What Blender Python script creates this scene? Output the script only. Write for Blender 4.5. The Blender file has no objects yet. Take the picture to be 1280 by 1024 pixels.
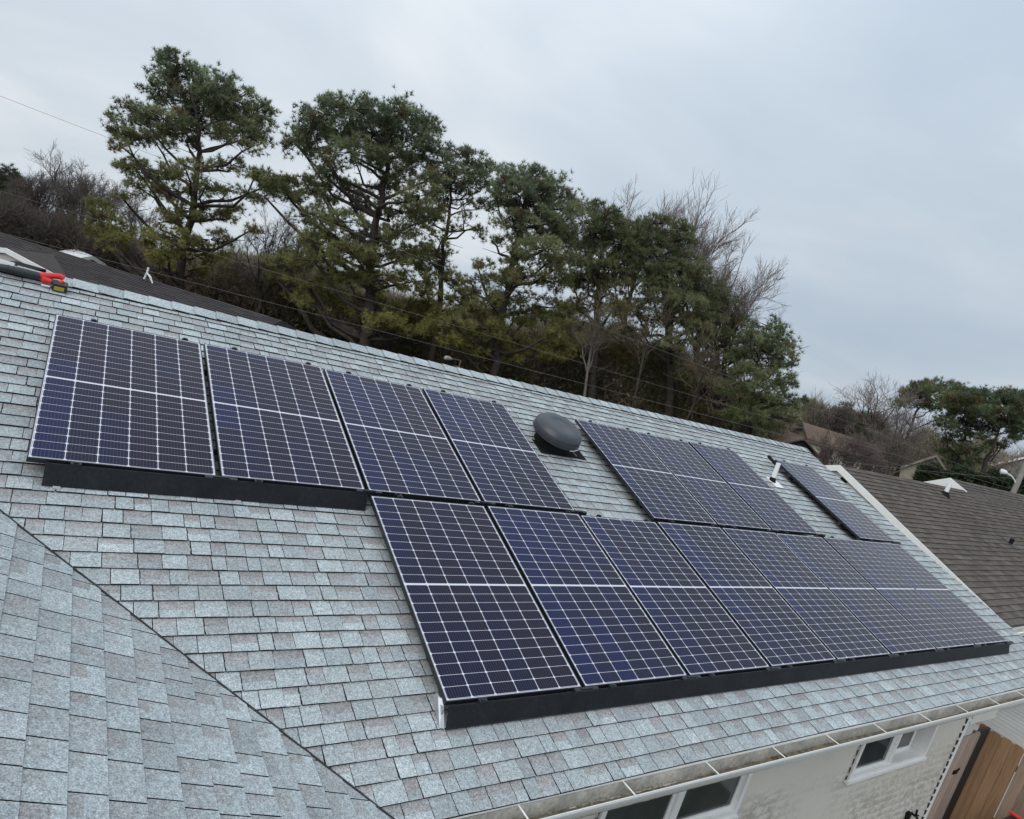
import bpy, math, random
import numpy as np
from mathutils import Matrix, Vector

random.seed(7)
rng = np.random.default_rng(11)
SC = bpy.context.scene
COL = SC.collection
R = math.radians

# ---------------------------------------------------------------- camera
G = 4.6                                     # height of the roof frame's origin above the ground
F_PX = 830.68                               # focal length in pixels of a 1280 wide picture
CAM = np.array([0.00387, -6.5607, 1.1703 + G])
TH = R(18.7)                                # roof pitch
CS, SN = math.cos(TH), math.sin(TH)
RW = np.array([[0.80308302, -0.51815, 0.29406], [0.15952915, -0.28819, -0.94419], [0.57411508, 0.80526, -0.14879]])
RW[0] /= np.linalg.norm(RW[0]); RW[2] -= RW[0] * (RW[0] @ RW[2]); RW[2] /= np.linalg.norm(RW[2]); RW[1] = np.cross(RW[2], RW[0])
FH = np.array([RW[2, 0], RW[2, 1], 0.0]); FH /= np.linalg.norm(FH)
cam_d = bpy.data.cameras.new('camera'); cam = bpy.data.objects.new('camera', cam_d); COL.objects.link(cam)
m = np.eye(4); m[:3, 0] = RW[0]; m[:3, 1] = -RW[1]; m[:3, 2] = -RW[2]; m[:3, 3] = CAM
cam.matrix_world = Matrix(m.tolist())
cam_d.sensor_width = 36.0; cam_d.lens = F_PX / 1280 * 36; cam_d.clip_start = 0.05; cam_d.clip_end = 3000
SC.camera = cam

def ray(x, y):
    return RW.T @ np.array([(x - 640) / F_PX, (y - 512) / F_PX, 1.0])
def px(x, y, D):                            # point seen there at ground distance D
    d = ray(x, y); return CAM + d * (D / (d @ FH))
def on(x, y, axis, val):
    d = ray(x, y); return CAM + d * ((val - CAM[axis]) / d[axis])
def onz(x, y, z): return on(x, y, 2, z)
def mpp(P):                                 # metres per picture pixel there
    return float(RW[2] @ (np.asarray(P) - CAM)) / F_PX
def RP(u, v, h):                            # main roof frame: u along ridge, v down slope, h outward from the glass plane
    return np.array([u, -CS * v - SN * h, -SN * v + CS * h + G])

# ---------------------------------------------------------------- world and sun
SUN_EL, SUN_AZ = R(42), R(242)
W = bpy.data.worlds.new('World'); SC.world = W; W.use_nodes = True
nt = W.node_tree; nt.nodes.clear()
def N(t, tp, **kw):
    n = t.nodes.new(tp)
    for k, v in kw.items():
        if k.startswith('i_'): n.inputs[k[2:].replace('_', ' ')].default_value = v
        else: setattr(n, k, v)
    return n
def ramp(t, stops, fac=None, interp='LINEAR'):
    n = t.nodes.new('ShaderNodeValToRGB'); cr = n.color_ramp; cr.interpolation = interp
    while len(cr.elements) < len(stops): cr.elements.new(0.5)
    for e, (p, c) in zip(cr.elements, stops):
        e.position = p; e.color = (*c, 1) if len(c) == 3 else c
    if fac is not None: t.links.new(fac, n.inputs['Fac'])
    return n.outputs['Color']
tc = N(nt, 'ShaderNodeTexCoord'); sep = N(nt, 'ShaderNodeSeparateXYZ'); nt.links.new(tc.outputs['Generated'], sep.inputs[0])
# cloud deck, mapped as a flat layer overhead
den = N(nt, 'ShaderNodeMath', operation='ADD'); nt.links.new(sep.outputs['Z'], den.inputs[0]); den.inputs[1].default_value = 0.28
dv = N(nt, 'ShaderNodeVectorMath', operation='DIVIDE'); nt.links.new(tc.outputs['Generated'], dv.inputs[0])
cmb = N(nt, 'ShaderNodeCombineXYZ')
for k in 'XYZ': nt.links.new(den.outputs[0], cmb.inputs[k])
nt.links.new(cmb.outputs[0], dv.inputs[1])
n1 = N(nt, 'ShaderNodeTexNoise'); n1.inputs['Scale'].default_value = 1.25; n1.inputs['Detail'].default_value = 6; n1.inputs['Roughness'].default_value = 0.5; n1.inputs['Distortion'].default_value = 0.35
nt.links.new(dv.outputs[0], n1.inputs['Vector'])
cloud = ramp(nt, [(0.26, (0.655, 0.745, 0.845)), (0.50, (0.765, 0.845, 0.925)), (0.70, (0.93, 0.97, 1.01))], n1.outputs['Fac'])
# overcast: brighter overhead than at the horizon
elev = ramp(nt, [(0.0, (0.86, 0.86, 0.86)), (0.25, (0.95, 0.95, 0.95)), (0.55, (1.12, 1.12, 1.12)), (1.0, (1.55, 1.55, 1.55))], sep.outputs['Z'])
mul = N(nt, 'ShaderNodeMixRGB', blend_type='MULTIPLY'); mul.inputs[0].default_value = 1.0
nt.links.new(cloud, mul.inputs[1]); nt.links.new(elev, mul.inputs[2])
# lighter deck towards the north-west, bluer to the east
dt = N(nt, 'ShaderNodeVectorMath', operation='DOT_PRODUCT'); nt.links.new(tc.outputs['Generated'], dt.inputs[0]); dt.inputs[1].default_value = (-0.85, 0.5, 0.15)
side = ramp(nt, [(0.0, (0.72, 0.76, 0.80)), (0.28, (0.765, 0.805, 0.845)), (0.50, (0.90, 0.92, 0.94)), (0.68, (1.0, 1.0, 1.0)), (1.0, (1.06, 1.04, 1.02))], None)
sidn = side.node
mr = N(nt, 'ShaderNodeMapRange'); mr.inputs['From Min'].default_value = -1; nt.links.new(dt.outputs['Value'], mr.inputs['Value']); nt.links.new(mr.outputs[0], sidn.inputs['Fac'])
mul2 = N(nt, 'ShaderNodeMixRGB', blend_type='MULTIPLY'); mul2.inputs[0].default_value = 1.0
nt.links.new(mul.outputs[0], mul2.inputs[1]); nt.links.new(side, mul2.inputs[2])
sky = N(nt, 'ShaderNodeTexSky', sky_type='NISHITA'); sky.sun_disc = False; sky.sun_elevation = SUN_EL; sky.sun_rotation = SUN_AZ
bg1 = N(nt, 'ShaderNodeBackground'); bg1.inputs['Strength'].default_value = 0.05; nt.links.new(sky.outputs[0], bg1.inputs['Color'])
bg2 = N(nt, 'ShaderNodeBackground'); bg2.inputs['Strength'].default_value = 1.0; nt.links.new(mul2.outputs[0], bg2.inputs['Color'])
mx = N(nt, 'ShaderNodeMixShader'); mx.inputs[0].default_value = 0.955
nt.links.new(bg1.outputs[0], mx.inputs[1]); nt.links.new(bg2.outputs[0], mx.inputs[2])
wo = N(nt, 'ShaderNodeOutputWorld'); nt.links.new(mx.outputs[0], wo.inputs[0])

sl = bpy.data.lights.new('sun', 'SUN'); sl.energy = 1.2; sl.angle = R(45); sl.color = (1.0, 0.97, 0.92)
sun = bpy.data.objects.new('sun', sl); COL.objects.link(sun)
sd = Vector((math.sin(SUN_AZ) * math.cos(SUN_EL), math.cos(SUN_AZ) * math.cos(SUN_EL), math.sin(SUN_EL)))
sun.rotation_euler = sd.to_track_quat('Z', 'Y').to_euler()
SC.view_settings.view_transform = 'Standard'; SC.view_settings.look = 'None'
SC.view_settings.exposure = 0.0; SC.view_settings.gamma = 1.0

# ---------------------------------------------------------------- materials
def srgb(r, g, b):
    f = lambda c: (c / 255 / 12.92) if c / 255 <= 0.04045 else ((c / 255 + 0.055) / 1.055) ** 2.4
    return (f(r), f(g), f(b))
def mat(name, base=(0.5, 0.5, 0.5), rough=0.7, metal=0.0, noise=None, attr=None, bump=None, spec=0.5, coat=0.0):
    """noise: list of (scale, amount, detail); attr: colour attribute multiplied in"""
    M = bpy.data.materials.new(name); M.use_nodes = True; t = M.node_tree
    b = t.nodes['Principled BSDF']; b.inputs['Roughness'].default_value = rough; b.inputs['Metallic'].default_value = metal
    b.inputs['Specular IOR Level'].default_value = spec; b.inputs['Coat Weight'].default_value = coat
    tcn = N(t, 'ShaderNodeTexCoord')
    if attr:
        a = N(t, 'ShaderNodeAttribute', attribute_name=attr); cur = a.outputs['Color']
    else:
        c = N(t, 'ShaderNodeRGB'); c.outputs[0].default_value = (*base, 1); cur = c.outputs[0]
    for (sc, am, de) in (noise or []):
        nz = N(t, 'ShaderNodeTexNoise'); nz.inputs['Scale'].default_value = sc; nz.inputs['Detail'].default_value = de; nz.inputs['Roughness'].default_value = 0.65
        t.links.new(tcn.outputs['Object'], nz.inputs['Vector'])
        r_ = ramp(t, [(0.28, (1 - am,) * 3), (0.72, (1 + am,) * 3)], nz.outputs['Fac'])
        mm = N(t, 'ShaderNodeMixRGB', blend_type='MULTIPLY'); mm.inputs[0].default_value = 1
        t.links.new(cur, mm.inputs[1]); t.links.new(r_, mm.inputs[2]); cur = mm.outputs[0]
    t.links.new(cur, b.inputs['Base Color'])
    if bump:
        nz = N(t, 'ShaderNodeTexNoise'); nz.inputs['Scale'].default_value = bump[0]; nz.inputs['Detail'].default_value = 4
        t.links.new(tcn.outputs['Object'], nz.inputs['Vector'])
        bp = N(t, 'ShaderNodeBump'); bp.inputs['Strength'].default_value = bump[1]; bp.inputs['Distance'].default_value = bump[2]
        t.links.new(nz.outputs['Fac'], bp.inputs['Height']); t.links.new(bp.outputs[0], b.inputs['Normal'])
    return M

M = {}
M['shingle'] = mat('grey_shingle', attr='col', rough=0.92, noise=[(130, 0.55, 3), (48, 0.30, 4), (2.2, 0.08, 3), (0.6, 0.08, 4)], bump=(150, 0.6, 0.004), spec=0.25)
M['shingle_brown'] = mat('brown_shingle', attr='col', rough=0.95, noise=[(60, 0.25, 3), (1.2, 0.16, 4), (0.35, 0.14, 4)], spec=0.2)
M['underlay'] = mat('roof_felt', (0.03, 0.03, 0.033), 0.95)
def leaf_mat(name, k):
    Mt = mat(name, attr='col', rough=0.7, spec=0.2); t = Mt.node_tree; b = t.nodes['Principled BSDF']; src = b.inputs['Base Color'].links[0].from_socket
    tr = N(t, 'ShaderNodeBsdfTranslucent'); t.links.new(src, tr.inputs['Color']); mxs = N(t, 'ShaderNodeMixShader'); mxs.inputs[0].default_value = k
    o = t.nodes['Material Output']; t.links.new(b.outputs[0], mxs.inputs[1]); t.links.new(tr.outputs[0], mxs.inputs[2]); t.links.new(mxs.outputs[0], o.inputs['Surface']); return Mt
M['leaf'] = leaf_mat('needles', 0.35)
M['bark'] = mat('bark', (0.055, 0.046, 0.04), 0.95, noise=[(3, 0.35, 5), (14, 0.3, 3)], spec=0.1)
M['bark_pale'] = mat('pale_bark', (0.15, 0.13, 0.115), 0.95, noise=[(2, 0.3, 5), (14, 0.25, 3)], spec=0.1)
M['twig'] = mat('twigs', attr='col', rough=0.9, spec=0.1)
M['black_metal'] = mat('black_metal', (0.013, 0.015, 0.019), 0.42, noise=[(8, 0.3, 4)], spec=0.5)
M['skirt'] = mat('skirt_metal', (0.013, 0.015, 0.018), 0.6, noise=[(5, 0.35, 6), (40, 0.25, 4)], spec=0.22)
M['rail'] = mat('rail_metal', (0.02, 0.02, 0.022), 0.5)
M['silver'] = mat('silver_metal', (0.55, 0.56, 0.58), 0.4, metal=0.6, noise=[(20, 0.15, 3)])
M['white_trim'] = mat('white_trim', (0.78, 0.78, 0.76), 0.45, noise=[(3, 0.05, 4), (30, 0.04, 3)])
M['gutter_in'] = mat('gutter_lining', (0.44, 0.42, 0.375), 0.9, noise=[(5, 0.35, 6), (30, 0.3, 4)])
M['gutter_dirt'] = mat('gutter_dirt', (0.155, 0.13, 0.09), 1.0, noise=[(12, 0.55, 5), (60, 0.4, 3)])
M['pvc'] = mat('white_pipe', (0.8, 0.8, 0.78), 0.4)
M['rubber'] = mat('black_rubber', (0.009, 0.009, 0.010), 0.85, spec=0.2)
M['fan_black'] = mat('vent_plastic', (0.042, 0.046, 0.054), 0.38, noise=[(6, 0.15, 4), (60, 0.1, 3)], spec=0.45)
M['glass_dark'] = mat('window_glass', (0.035, 0.042, 0.045), 0.06, noise=[(2.5, 0.4, 3)], spec=0.5)
M['vinyl'] = mat('vinyl_frame', (0.8, 0.8, 0.79), 0.35, noise=[(6, 0.04, 3)])
M['brick_tan'] = mat('tan_wall', (0.55, 0.49, 0.40), 0.9, noise=[(1.5, 0.15, 4)])
M['cream'] = mat('cream_wall', (0.66, 0.62, 0.52), 0.8, noise=[(1.2, 0.1, 4)])
M['grey_wall'] = mat('grey_wall', (0.33, 0.31, 0.32), 0.85, noise=[(2, 0.12, 4)])
M['gable_wall'] = mat('gable_wall', (0.46, 0.43, 0.41), 0.85, noise=[(3, 0.08, 4)])
M['white_wall'] = mat('white_wall', (0.72, 0.73, 0.75), 0.8, noise=[(1, 0.12, 4)])
M['roof_brown'] = mat('far_roof', (0.125, 0.086, 0.066), 0.95, noise=[(0.8, 0.2, 5), (9, 0.2, 3)])
M['roof_dark'] = mat('dark_roof', (0.045, 0.038, 0.037), 0.95, noise=[(2, 0.2, 4), (14, 0.2, 3)])
M['roof_grey'] = mat('far_grey_roof', (0.17, 0.18, 0.20), 0.95, noise=[(0.8, 0.2, 5), (9, 0.15, 3)])
M['grass'] = mat('lawn', (0.06, 0.062, 0.03), 1.0, noise=[(0.15, 0.35, 6), (4, 0.35, 5)])
M['concrete'] = mat('concrete', (0.36, 0.35, 0.33), 0.9, noise=[(1, 0.12, 6), (18, 0.1, 4)])
M['pole'] = mat('pole_wood', (0.26, 0.245, 0.22), 0.9, noise=[(3, 0.2, 4)])
M['lamp'] = mat('lamp_shell', (0.72, 0.74, 0.74), 0.35)
M['wire'] = mat('wire', (0.13, 0.13, 0.13), 0.6)
M['wire_pale'] = mat('wire_pale', (0.15, 0.15, 0.14), 0.6)
M['red'] = mat('red_plastic', (0.62, 0.022, 0.018), 0.4, noise=[(30, 0.1, 2)])
M['tool_black'] = mat('tool_rubber', (0.016, 0.02, 0.02), 0.5)
M['yellow'] = mat('yellow_label', (0.42, 0.30, 0.03), 0.5)
M['hedge'] = mat('hedge_leaf', attr='col', rough=0.8, spec=0.2)
M['bin'] = mat('bin_plastic', (0.018, 0.018, 0.02), 0.45)

def slab_mat():
    Mt = mat('scored_concrete', (0.40, 0.395, 0.37), 0.9, noise=[(1, 0.1, 6), (18, 0.1, 4)]); t = Mt.node_tree; b = t.nodes['Principled BSDF']; src = b.inputs['Base Color'].links[0].from_socket
    tcn = N(t, 'ShaderNodeTexCoord'); w = N(t, 'ShaderNodeTexWave', wave_type='BANDS', bands_direction='X'); w.inputs['Scale'].default_value = 1.1; w.inputs['Distortion'].default_value = 0.3
    t.links.new(tcn.outputs['Object'], w.inputs['Vector']); r_ = ramp(t, [(0.02, (0.72,) * 3), (0.2, (1,) * 3)], w.outputs['Fac'])
    mm = N(t, 'ShaderNodeMixRGB', blend_type='MULTIPLY'); mm.inputs[0].default_value = 1; t.links.new(src, mm.inputs[1]); t.links.new(r_, mm.inputs[2]); t.links.new(mm.outputs[0], b.inputs['Base Color']); return Mt
M['slabs'] = slab_mat()
def siding_mat(name, base, stain=True):
    Mt = mat(name, base, 0.55, noise=[(0.9, 0.06, 4)], spec=0.35); t = Mt.node_tree
    if stain:   # algae streaks and specks on the vinyl
        b = t.nodes['Principled BSDF']; src = b.inputs['Base Color'].links[0].from_socket
        tcn = N(t, 'ShaderNodeTexCoord'); mp = N(t, 'ShaderNodeMapping'); mp.inputs['Scale'].default_value = (7, 7, 11)
        t.links.new(tcn.outputs['Object'], mp.inputs[0])
        nz = N(t, 'ShaderNodeTexNoise'); nz.inputs['Scale'].default_value = 1.6; nz.inputs['Detail'].default_value = 6; nz.inputs['Roughness'].default_value = 0.7
        t.links.new(mp.outputs[0], nz.inputs['Vector'])
        big = N(t, 'ShaderNodeTexNoise'); big.inputs['Scale'].default_value = 0.9; big.inputs['Detail'].default_value = 3
        t.links.new(tcn.outputs['Object'], big.inputs['Vector'])
        mu = N(t, 'ShaderNodeMath', operation='MULTIPLY')
        spz = N(t, 'ShaderNodeSeparateXYZ'); t.links.new(tcn.outputs['Object'], spz.inputs[0])
        lp = N(t, 'ShaderNodeMath', operation='SUBTRACT'); t.links.new(spz.outputs['Z'], lp.inputs[0]); lp.inputs[1].default_value = 0.35
        lq = N(t, 'ShaderNodeMath', operation='DIVIDE'); t.links.new(lp.outputs[0], lq.inputs[0]); lq.inputs[1].default_value = 0.115
        lf = N(t, 'ShaderNodeMath', operation='FRACT'); t.links.new(lq.outputs[0], lf.inputs[0])
        lr = ramp(t, [(0.0, (0.10,) * 3), (0.35, (0.07,) * 3), (0.62, (-0.09,) * 3), (1.0, (-0.12,) * 3)], lf.outputs[0])
        ad = N(t, 'ShaderNodeMath', operation='ADD'); t.links.new(nz.outputs['Fac'], ad.inputs[0]); t.links.new(lr, ad.inputs[1])
        a1 = ramp(t, [(0.47, (0, 0, 0)), (0.62, (1, 1, 1))], ad.outputs[0]); a2 = ramp(t, [(0.34, (0.0,) * 3), (0.55, (0.9,) * 3)], big.outputs['Fac'])
        t.links.new(a1, mu.inputs[0]); t.links.new(a2, mu.inputs[1])
        # the clean band just below the eave keeps dry
        sp = N(t, 'ShaderNodeSeparateXYZ'); t.links.new(tcn.outputs['Object'], sp.inputs[0])
        mr_ = N(t, 'ShaderNodeMapRange'); mr_.inputs['From Min'].default_value = 1.98; mr_.inputs['From Max'].default_value = 1.72
        t.links.new(sp.outputs['Z'], mr_.inputs['Value'])
        mu2 = N(t, 'ShaderNodeMath', operation='MULTIPLY'); t.links.new(mu.outputs[0], mu2.inputs[0]); t.links.new(mr_.outputs[0], mu2.inputs[1])
        mm = N(t, 'ShaderNodeMixRGB', blend_type='MIX'); t.links.new(mu2.outputs[0], mm.inputs[0]); t.links.new(src, mm.inputs[1])
        mm.inputs[2].default_value = (0.35, 0.325, 0.28, 1); t.links.new(mm.outputs[0], b.inputs['Base Color'])
    return Mt
M['siding'] = siding_mat('beige_siding', (0.60, 0.57, 0.51))
M['siding_grey'] = siding_mat('grey_siding', (0.42, 0.415, 0.385), False)
M['siding_pale'] = siding_mat('pale_siding', (0.66, 0.65, 0.58), False)

def wood_mat(name, a, b_, sc=1.0):
    Mt = mat(name, a, 0.75, spec=0.25); t = Mt.node_tree; b = t.nodes['Principled BSDF']
    tcn = N(t, 'ShaderNodeTexCoord'); oi = N(t, 'ShaderNodeAttribute', attribute_name='col')
    mp = N(t, 'ShaderNodeMapping'); mp.inputs['Scale'].default_value = (14 * sc, 14 * sc, 0.9); t.links.new(tcn.outputs['Object'], mp.inputs[0])
    nz = N(t, 'ShaderNodeTexNoise'); nz.inputs['Scale'].default_value = 2.2; nz.inputs['Detail'].default_value = 6; nz.inputs['Distortion'].default_value = 1.0
    t.links.new(mp.outputs[0], nz.inputs['Vector'])
    r_ = ramp(t, [(0.3, b_), (0.7, a)], nz.outputs['Fac'])
    vor = N(t, 'ShaderNodeTexVoronoi'); vor.inputs['Scale'].default_value = 2.6; t.links.new(tcn.outputs['Object'], vor.inputs['Vector'])
    kn = ramp(t, [(0.03, (0.25,) * 3), (0.075, (1,) * 3)], vor.outputs['Distance'])
    m1 = N(t, 'ShaderNodeMixRGB', blend_type='MULTIPLY'); m1.inputs[0].default_value = 1; t.links.new(r_, m1.inputs[1]); t.links.new(kn, m1.inputs[2])
    m2 = N(t, 'ShaderNodeMixRGB', blend_type='MULTIPLY'); m2.inputs[0].default_value = 1; t.links.new(m1.outputs[0], m2.inputs[1]); t.links.new(oi.outputs['Color'], m2.inputs[2])
    t.links.new(m2.outputs[0], b.inputs['Base Color']); return Mt
M['wood'] = wood_mat('fence_wood', (0.385, 0.25, 0.155), (0.255, 0.16, 0.098))
M['dark_shade'] = mat('dark_shade', (0.022, 0.014, 0.012), 0.9)  # near-black that stands for shade in the gate gap and rooms

def cell_mat():
    """solar glass: 6 x 22 half cells with white gaps, clipped corners, busbars; UV = metres across / up the panel"""
    Mt = bpy.data.materials.new('solar_cells'); Mt.use_nodes = True; t = Mt.node_tree; b = t.nodes['Principled BSDF']
    uv = N(t, 'ShaderNodeUVMap', uv_map='UVMap'); sp = N(t, 'ShaderNodeSeparateXYZ'); t.links.new(uv.outputs[0], sp.inputs[0])
    def mth(op, a, c=None, clamp=False):
        n = N(t, 'ShaderNodeMath', operation=op); n.use_clamp = clamp
        for i, v in enumerate((a, c)):
            if v is None: continue
            if isinstance(v, (int, float)): n.inputs[i].default_value = v
            else: t.links.new(v, n.inputs[i])
        return n.outputs[0]
    x, y = sp.outputs['X'], sp.outputs['Y']
    PWc = (PW - 0.034) / 6
    half = (PH - 0.034 - 0.016) / 2; PHc = half / 11
    xi = mth('DIVIDE', mth('SUBTRACT', x, 0.017), PWc)
    fx = mth('FRACT', xi)
    dx = mth('MULTIPLY', mth('SUBTRACT', 0.5, mth('ABSOLUTE', mth('SUBTRACT', fx, 0.5))), PWc)     # distance to the nearest cell edge
    # upper / lower half
    up = mth('GREATER_THAN', y, PH / 2)
    y0 = mth('SUBTRACT', mth('SUBTRACT', y, 0.017), mth('MULTIPLY', up, half + 0.016))
    yi = mth('DIVIDE', y0, PHc); fy = mth('FRACT', yi)
    dy = mth('MULTIPLY', mth('SUBTRACT', 0.5, mth('ABSOLUTE', mth('SUBTRACT', fy, 0.5))), PHc)
    gx = mth('LESS_THAN', dx, 0.0023); gy = mth('LESS_THAN', dy, 0.0013)
    ch = mth('LESS_THAN', mth('ADD', dx, dy), 0.0115)                                               # clipped corners
    border = mth('MAXIMUM', mth('LESS_THAN', x, 0.0125), mth('GREATER_THAN', x, PW - 0.0125))
    border = mth('MAXIMUM', border, mth('MAXIMUM', mth('LESS_THAN', y, 0.0125), mth('GREATER_THAN', y, PH - 0.0125)))
    mid = mth('LESS_THAN', mth('ABSOLUTE', mth('SUBTRACT', y, PH / 2)), 0.0062)
    white = mth('MAXIMUM', mth('MAXIMUM', gx, gy), mth('MAXIMUM', ch, mth('MAXIMUM', border, mid)))
    bus = mth('LESS_THAN', mth('ABSOLUTE', mth('SUBTRACT', mth('FRACT', mth('MULTIPLY', fx, 9.0)), 0.5)), 0.075)
    # random cell tone, plus view-angle blue sheen painted in towards the left columns
    cellid = N(t, 'ShaderNodeCombineXYZ'); t.links.new(mth('FLOOR', xi), cellid.inputs[0])
    oi = N(t, 'ShaderNodeObjectInfo'); t.links.new(mth('MULTIPLY', oi.outputs['Object Index'], 1.37), cellid.inputs[2])
    t.links.new(mth('FLOOR', mth('DIVIDE', y, 0.6)), cellid.inputs[1])
    wn = N(t, 'ShaderNodeTexWhiteNoise', noise_dimensions='3D'); t.links.new(cellid.outputs[0], wn.inputs['Vector'])
    tone = ramp(t, [(0.0, (0.006, 0.011, 0.052)), (0.3, (0.008, 0.009, 0.030)), (0.6, (0.010, 0.0085, 0.019)), (1.0, (0.011, 0.009, 0.018))], mth('ADD', mth('MULTIPLY', xi, 0.11), mth('ADD', mth('MULTIPLY', mth('SUBTRACT', wn.outputs['Value'], 0.5), 0.55), mth('MULTIPLY', mth('SUBTRACT', mth('DIVIDE', oi.outputs['Object Index'], 100.0), 0.35), 0.7)), True))
    mb = N(t, 'ShaderNodeMixRGB'); t.links.new(mth('MULTIPLY', bus, 0.5), mb.inputs[0]); t.links.new(tone, mb.inputs[1]); mb.inputs[2].default_value = (0.09, 0.09, 0.11, 1)
    mw = N(t, 'ShaderNodeMixRGB'); t.links.new(white, mw.inputs[0]); t.links.new(mb.outputs[0], mw.inputs[1]); mw.inputs[2].default_value = (0.62, 0.62, 0.67, 1)
    t.links.new(mw.outputs[0], b.inputs['Base Color'])
    nz = N(t, 'ShaderNodeTexNoise'); nz.inputs['Scale'].default_value = 2.3; nz.inputs['Detail'].default_value = 5
    t.links.new(uv.outputs[0], nz.inputs['Vector'])
    rg = ramp(t, [(0.3, (0.08,) * 3), (0.7, (0.17,) * 3)], nz.outputs['Fac']); t.links.new(rg, b.inputs['Roughness'])
    b.inputs['Specular IOR Level'].default_value = 0.21; b.inputs['Specular Tint'].default_value = (0.72, 0.70, 1.0, 1)
    return Mt

# ---------------------------------------------------------------- mesh helpers
class MB:
    def __init__(s): s.v = []; s.f = []; s.mi = []; s.c = []
    def add(s, pts, faces, mi=0, col=None):
        o = len(s.v); s.v.extend([tuple(map(float, p)) for p in pts])
        for f in faces: s.f.append([o + i for i in f]); s.mi.append(mi)
        if col is None: col = (1, 1, 1)
        if isinstance(col, list): s.c.extend(col)
        else: s.c.extend([col] * len(pts))
    def quad(s, a, b, c, d, mi=0, col=None): s.add([a, b, c, d], [(0, 1, 2, 3)], mi, col)
    def hexa(s, p, mi=0, col=None):          # p: 8 points, bottom 0-3 ccw, top 4-7
        s.add(p, [(3, 2, 1, 0), (4, 5, 6, 7), (0, 1, 5, 4), (1, 2, 6, 5), (2, 3, 7, 6), (3, 0, 4, 7)], mi, col)
    def box(s, lo, hi, mi=0, col=None, T=None):
        x0, y0, z0 = lo; x1, y1, z1 = hi
        p = [(x0, y0, z0), (x1, y0, z0), (x1, y1, z0), (x0, y1, z0), (x0, y0, z1), (x1, y0, z1), (x1, y1, z1), (x0, y1, z1)]
        if T is not None: p = [T(*q) for q in p]
        s.hexa(p, mi, col)
    def tube(s, pts, rad, n=8, mi=0, col=None, cap=True):
        pts = [np.asarray(p, float) for p in pts]; k = len(pts)
        if not hasattr(rad, '__len__'): rad = [rad] * k
        vs = []; prev = None
        for i, p in enumerate(pts):
            d = pts[min(i + 1, k - 1)] - pts[max(i - 1, 0)]; d /= np.linalg.norm(d) + 1e-9
            a = np.cross(d, (0, 0, 1.0)) if prev is None else prev - d * (prev @ d)
            if np.linalg.norm(a) < 1e-4: a = np.cross(d, (1.0, 0, 0))
            a /= np.linalg.norm(a); prev = a; b = np.cross(d, a)
            for j in range(n):
                t = 2 * math.pi * j / n; vs.append(p + rad[i] * (a * math.cos(t) + b * math.sin(t)))
        fs = [(i * n + j, i * n + (j + 1) % n, (i + 1) * n + (j + 1) % n, (i + 1) * n + j) for i in range(k - 1) for j in range(n)]
        if cap: fs += [tuple(range(n))[::-1], tuple((k - 1) * n + j for j in range(n))]
        s.add(vs, fs, mi, col)
    def lathe(s, prof, T, n=40, mi=0, col=None):   # prof: (r, z)
        vs = [T(r * math.cos(2 * math.pi * j / n), r * math.sin(2 * math.pi * j / n), z) for r, z in prof for j in range(n)]
        fs = [(i * n + j, i * n + (j + 1) % n, (i + 1) * n + (j + 1) % n, (i + 1) * n + j) for i in range(len(prof) - 1) for j in range(n)]
        if prof[0][0] > 0.0005: fs.append(tuple(range(n))[::-1])
        fs.append(tuple((len(prof) - 1) * n + j for j in range(n)))
        s.add(vs, fs, mi, col)
    def build(s, name, mats, parent=None, smooth=False, origin=(0, 0, 0)):
        me = bpy.data.meshes.new(name); off = np.array(origin, float)
        me.from_pydata([tuple(np.array(p) - off) for p in s.v], [], s.f)
        for m_ in (mats if isinstance(mats, (list, tuple)) else [mats]): me.materials.append(m_)
        me.polygons.foreach_set('material_index', s.mi)
        ca = me.color_attributes.new('col', 'FLOAT_COLOR', 'POINT')
        c4 = np.ones((len(s.v), 4), np.float32); c4[:, :3] = np.array(s.c, np.float32).reshape(-1, 3); ca.data.foreach_set('color', c4.ravel())
        if smooth:
            me.polygons.foreach_set('use_smooth', [True] * len(me.polygons))
            try: me.set_sharp_from_angle(angle=R(38))
            except Exception: pass
        me.update()
        return link(name, me, parent, origin)
def link(name, me, parent=None, origin=(0, 0, 0)):
    o = bpy.data.objects.new(name, me); COL.objects.link(o)
    if parent is not None:
        o.parent = parent          # mesh given in the parent's own frame
        if parent.get('world_base') is not None: pass
    else: o.location = tuple(origin)
    return o
def npmesh(name, V, Fq, mats, cols=None, parent=None, n=3):
    """big meshes from numpy: V (k,3), Fq (m,n)"""
    me = bpy.data.meshes.new(name); V = np.asarray(V, np.float32); Fq = np.asarray(Fq, np.int32)
    me.vertices.add(len(V)); me.vertices.foreach_set('co', V.ravel())
    me.loops.add(Fq.size); me.loops.foreach_set('vertex_index', Fq.ravel())
    me.polygons.add(len(Fq)); me.polygons.foreach_set('loop_start', np.arange(0, Fq.size, n, dtype=np.int32))
    me.update(calc_edges=True)
    me.materials.append(mats)
    if cols is not None:
        ca = me.color_attributes.new('col', 'FLOAT_COLOR', 'POINT'); c4 = np.ones((len(V), 4), np.float32); c4[:, :3] = cols; ca.data.foreach_set('color', c4.ravel())
    return link(name, me, parent)
def tag(o, label=None, cat=None, group=None, kind=None):
    for k, v in (('label', label), ('category', cat), ('group', group), ('kind', kind)):
        if v: o[k] = v
    return o
def empty(name, loc=(0, 0, 0), rot=(0, 0, 0)):
    o = bpy.data.objects.new(name, None); COL.objects.link(o); o.location = tuple(map(float, loc)); o.rotation_euler = rot; o.empty_display_size = 0.2; return o
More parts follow.
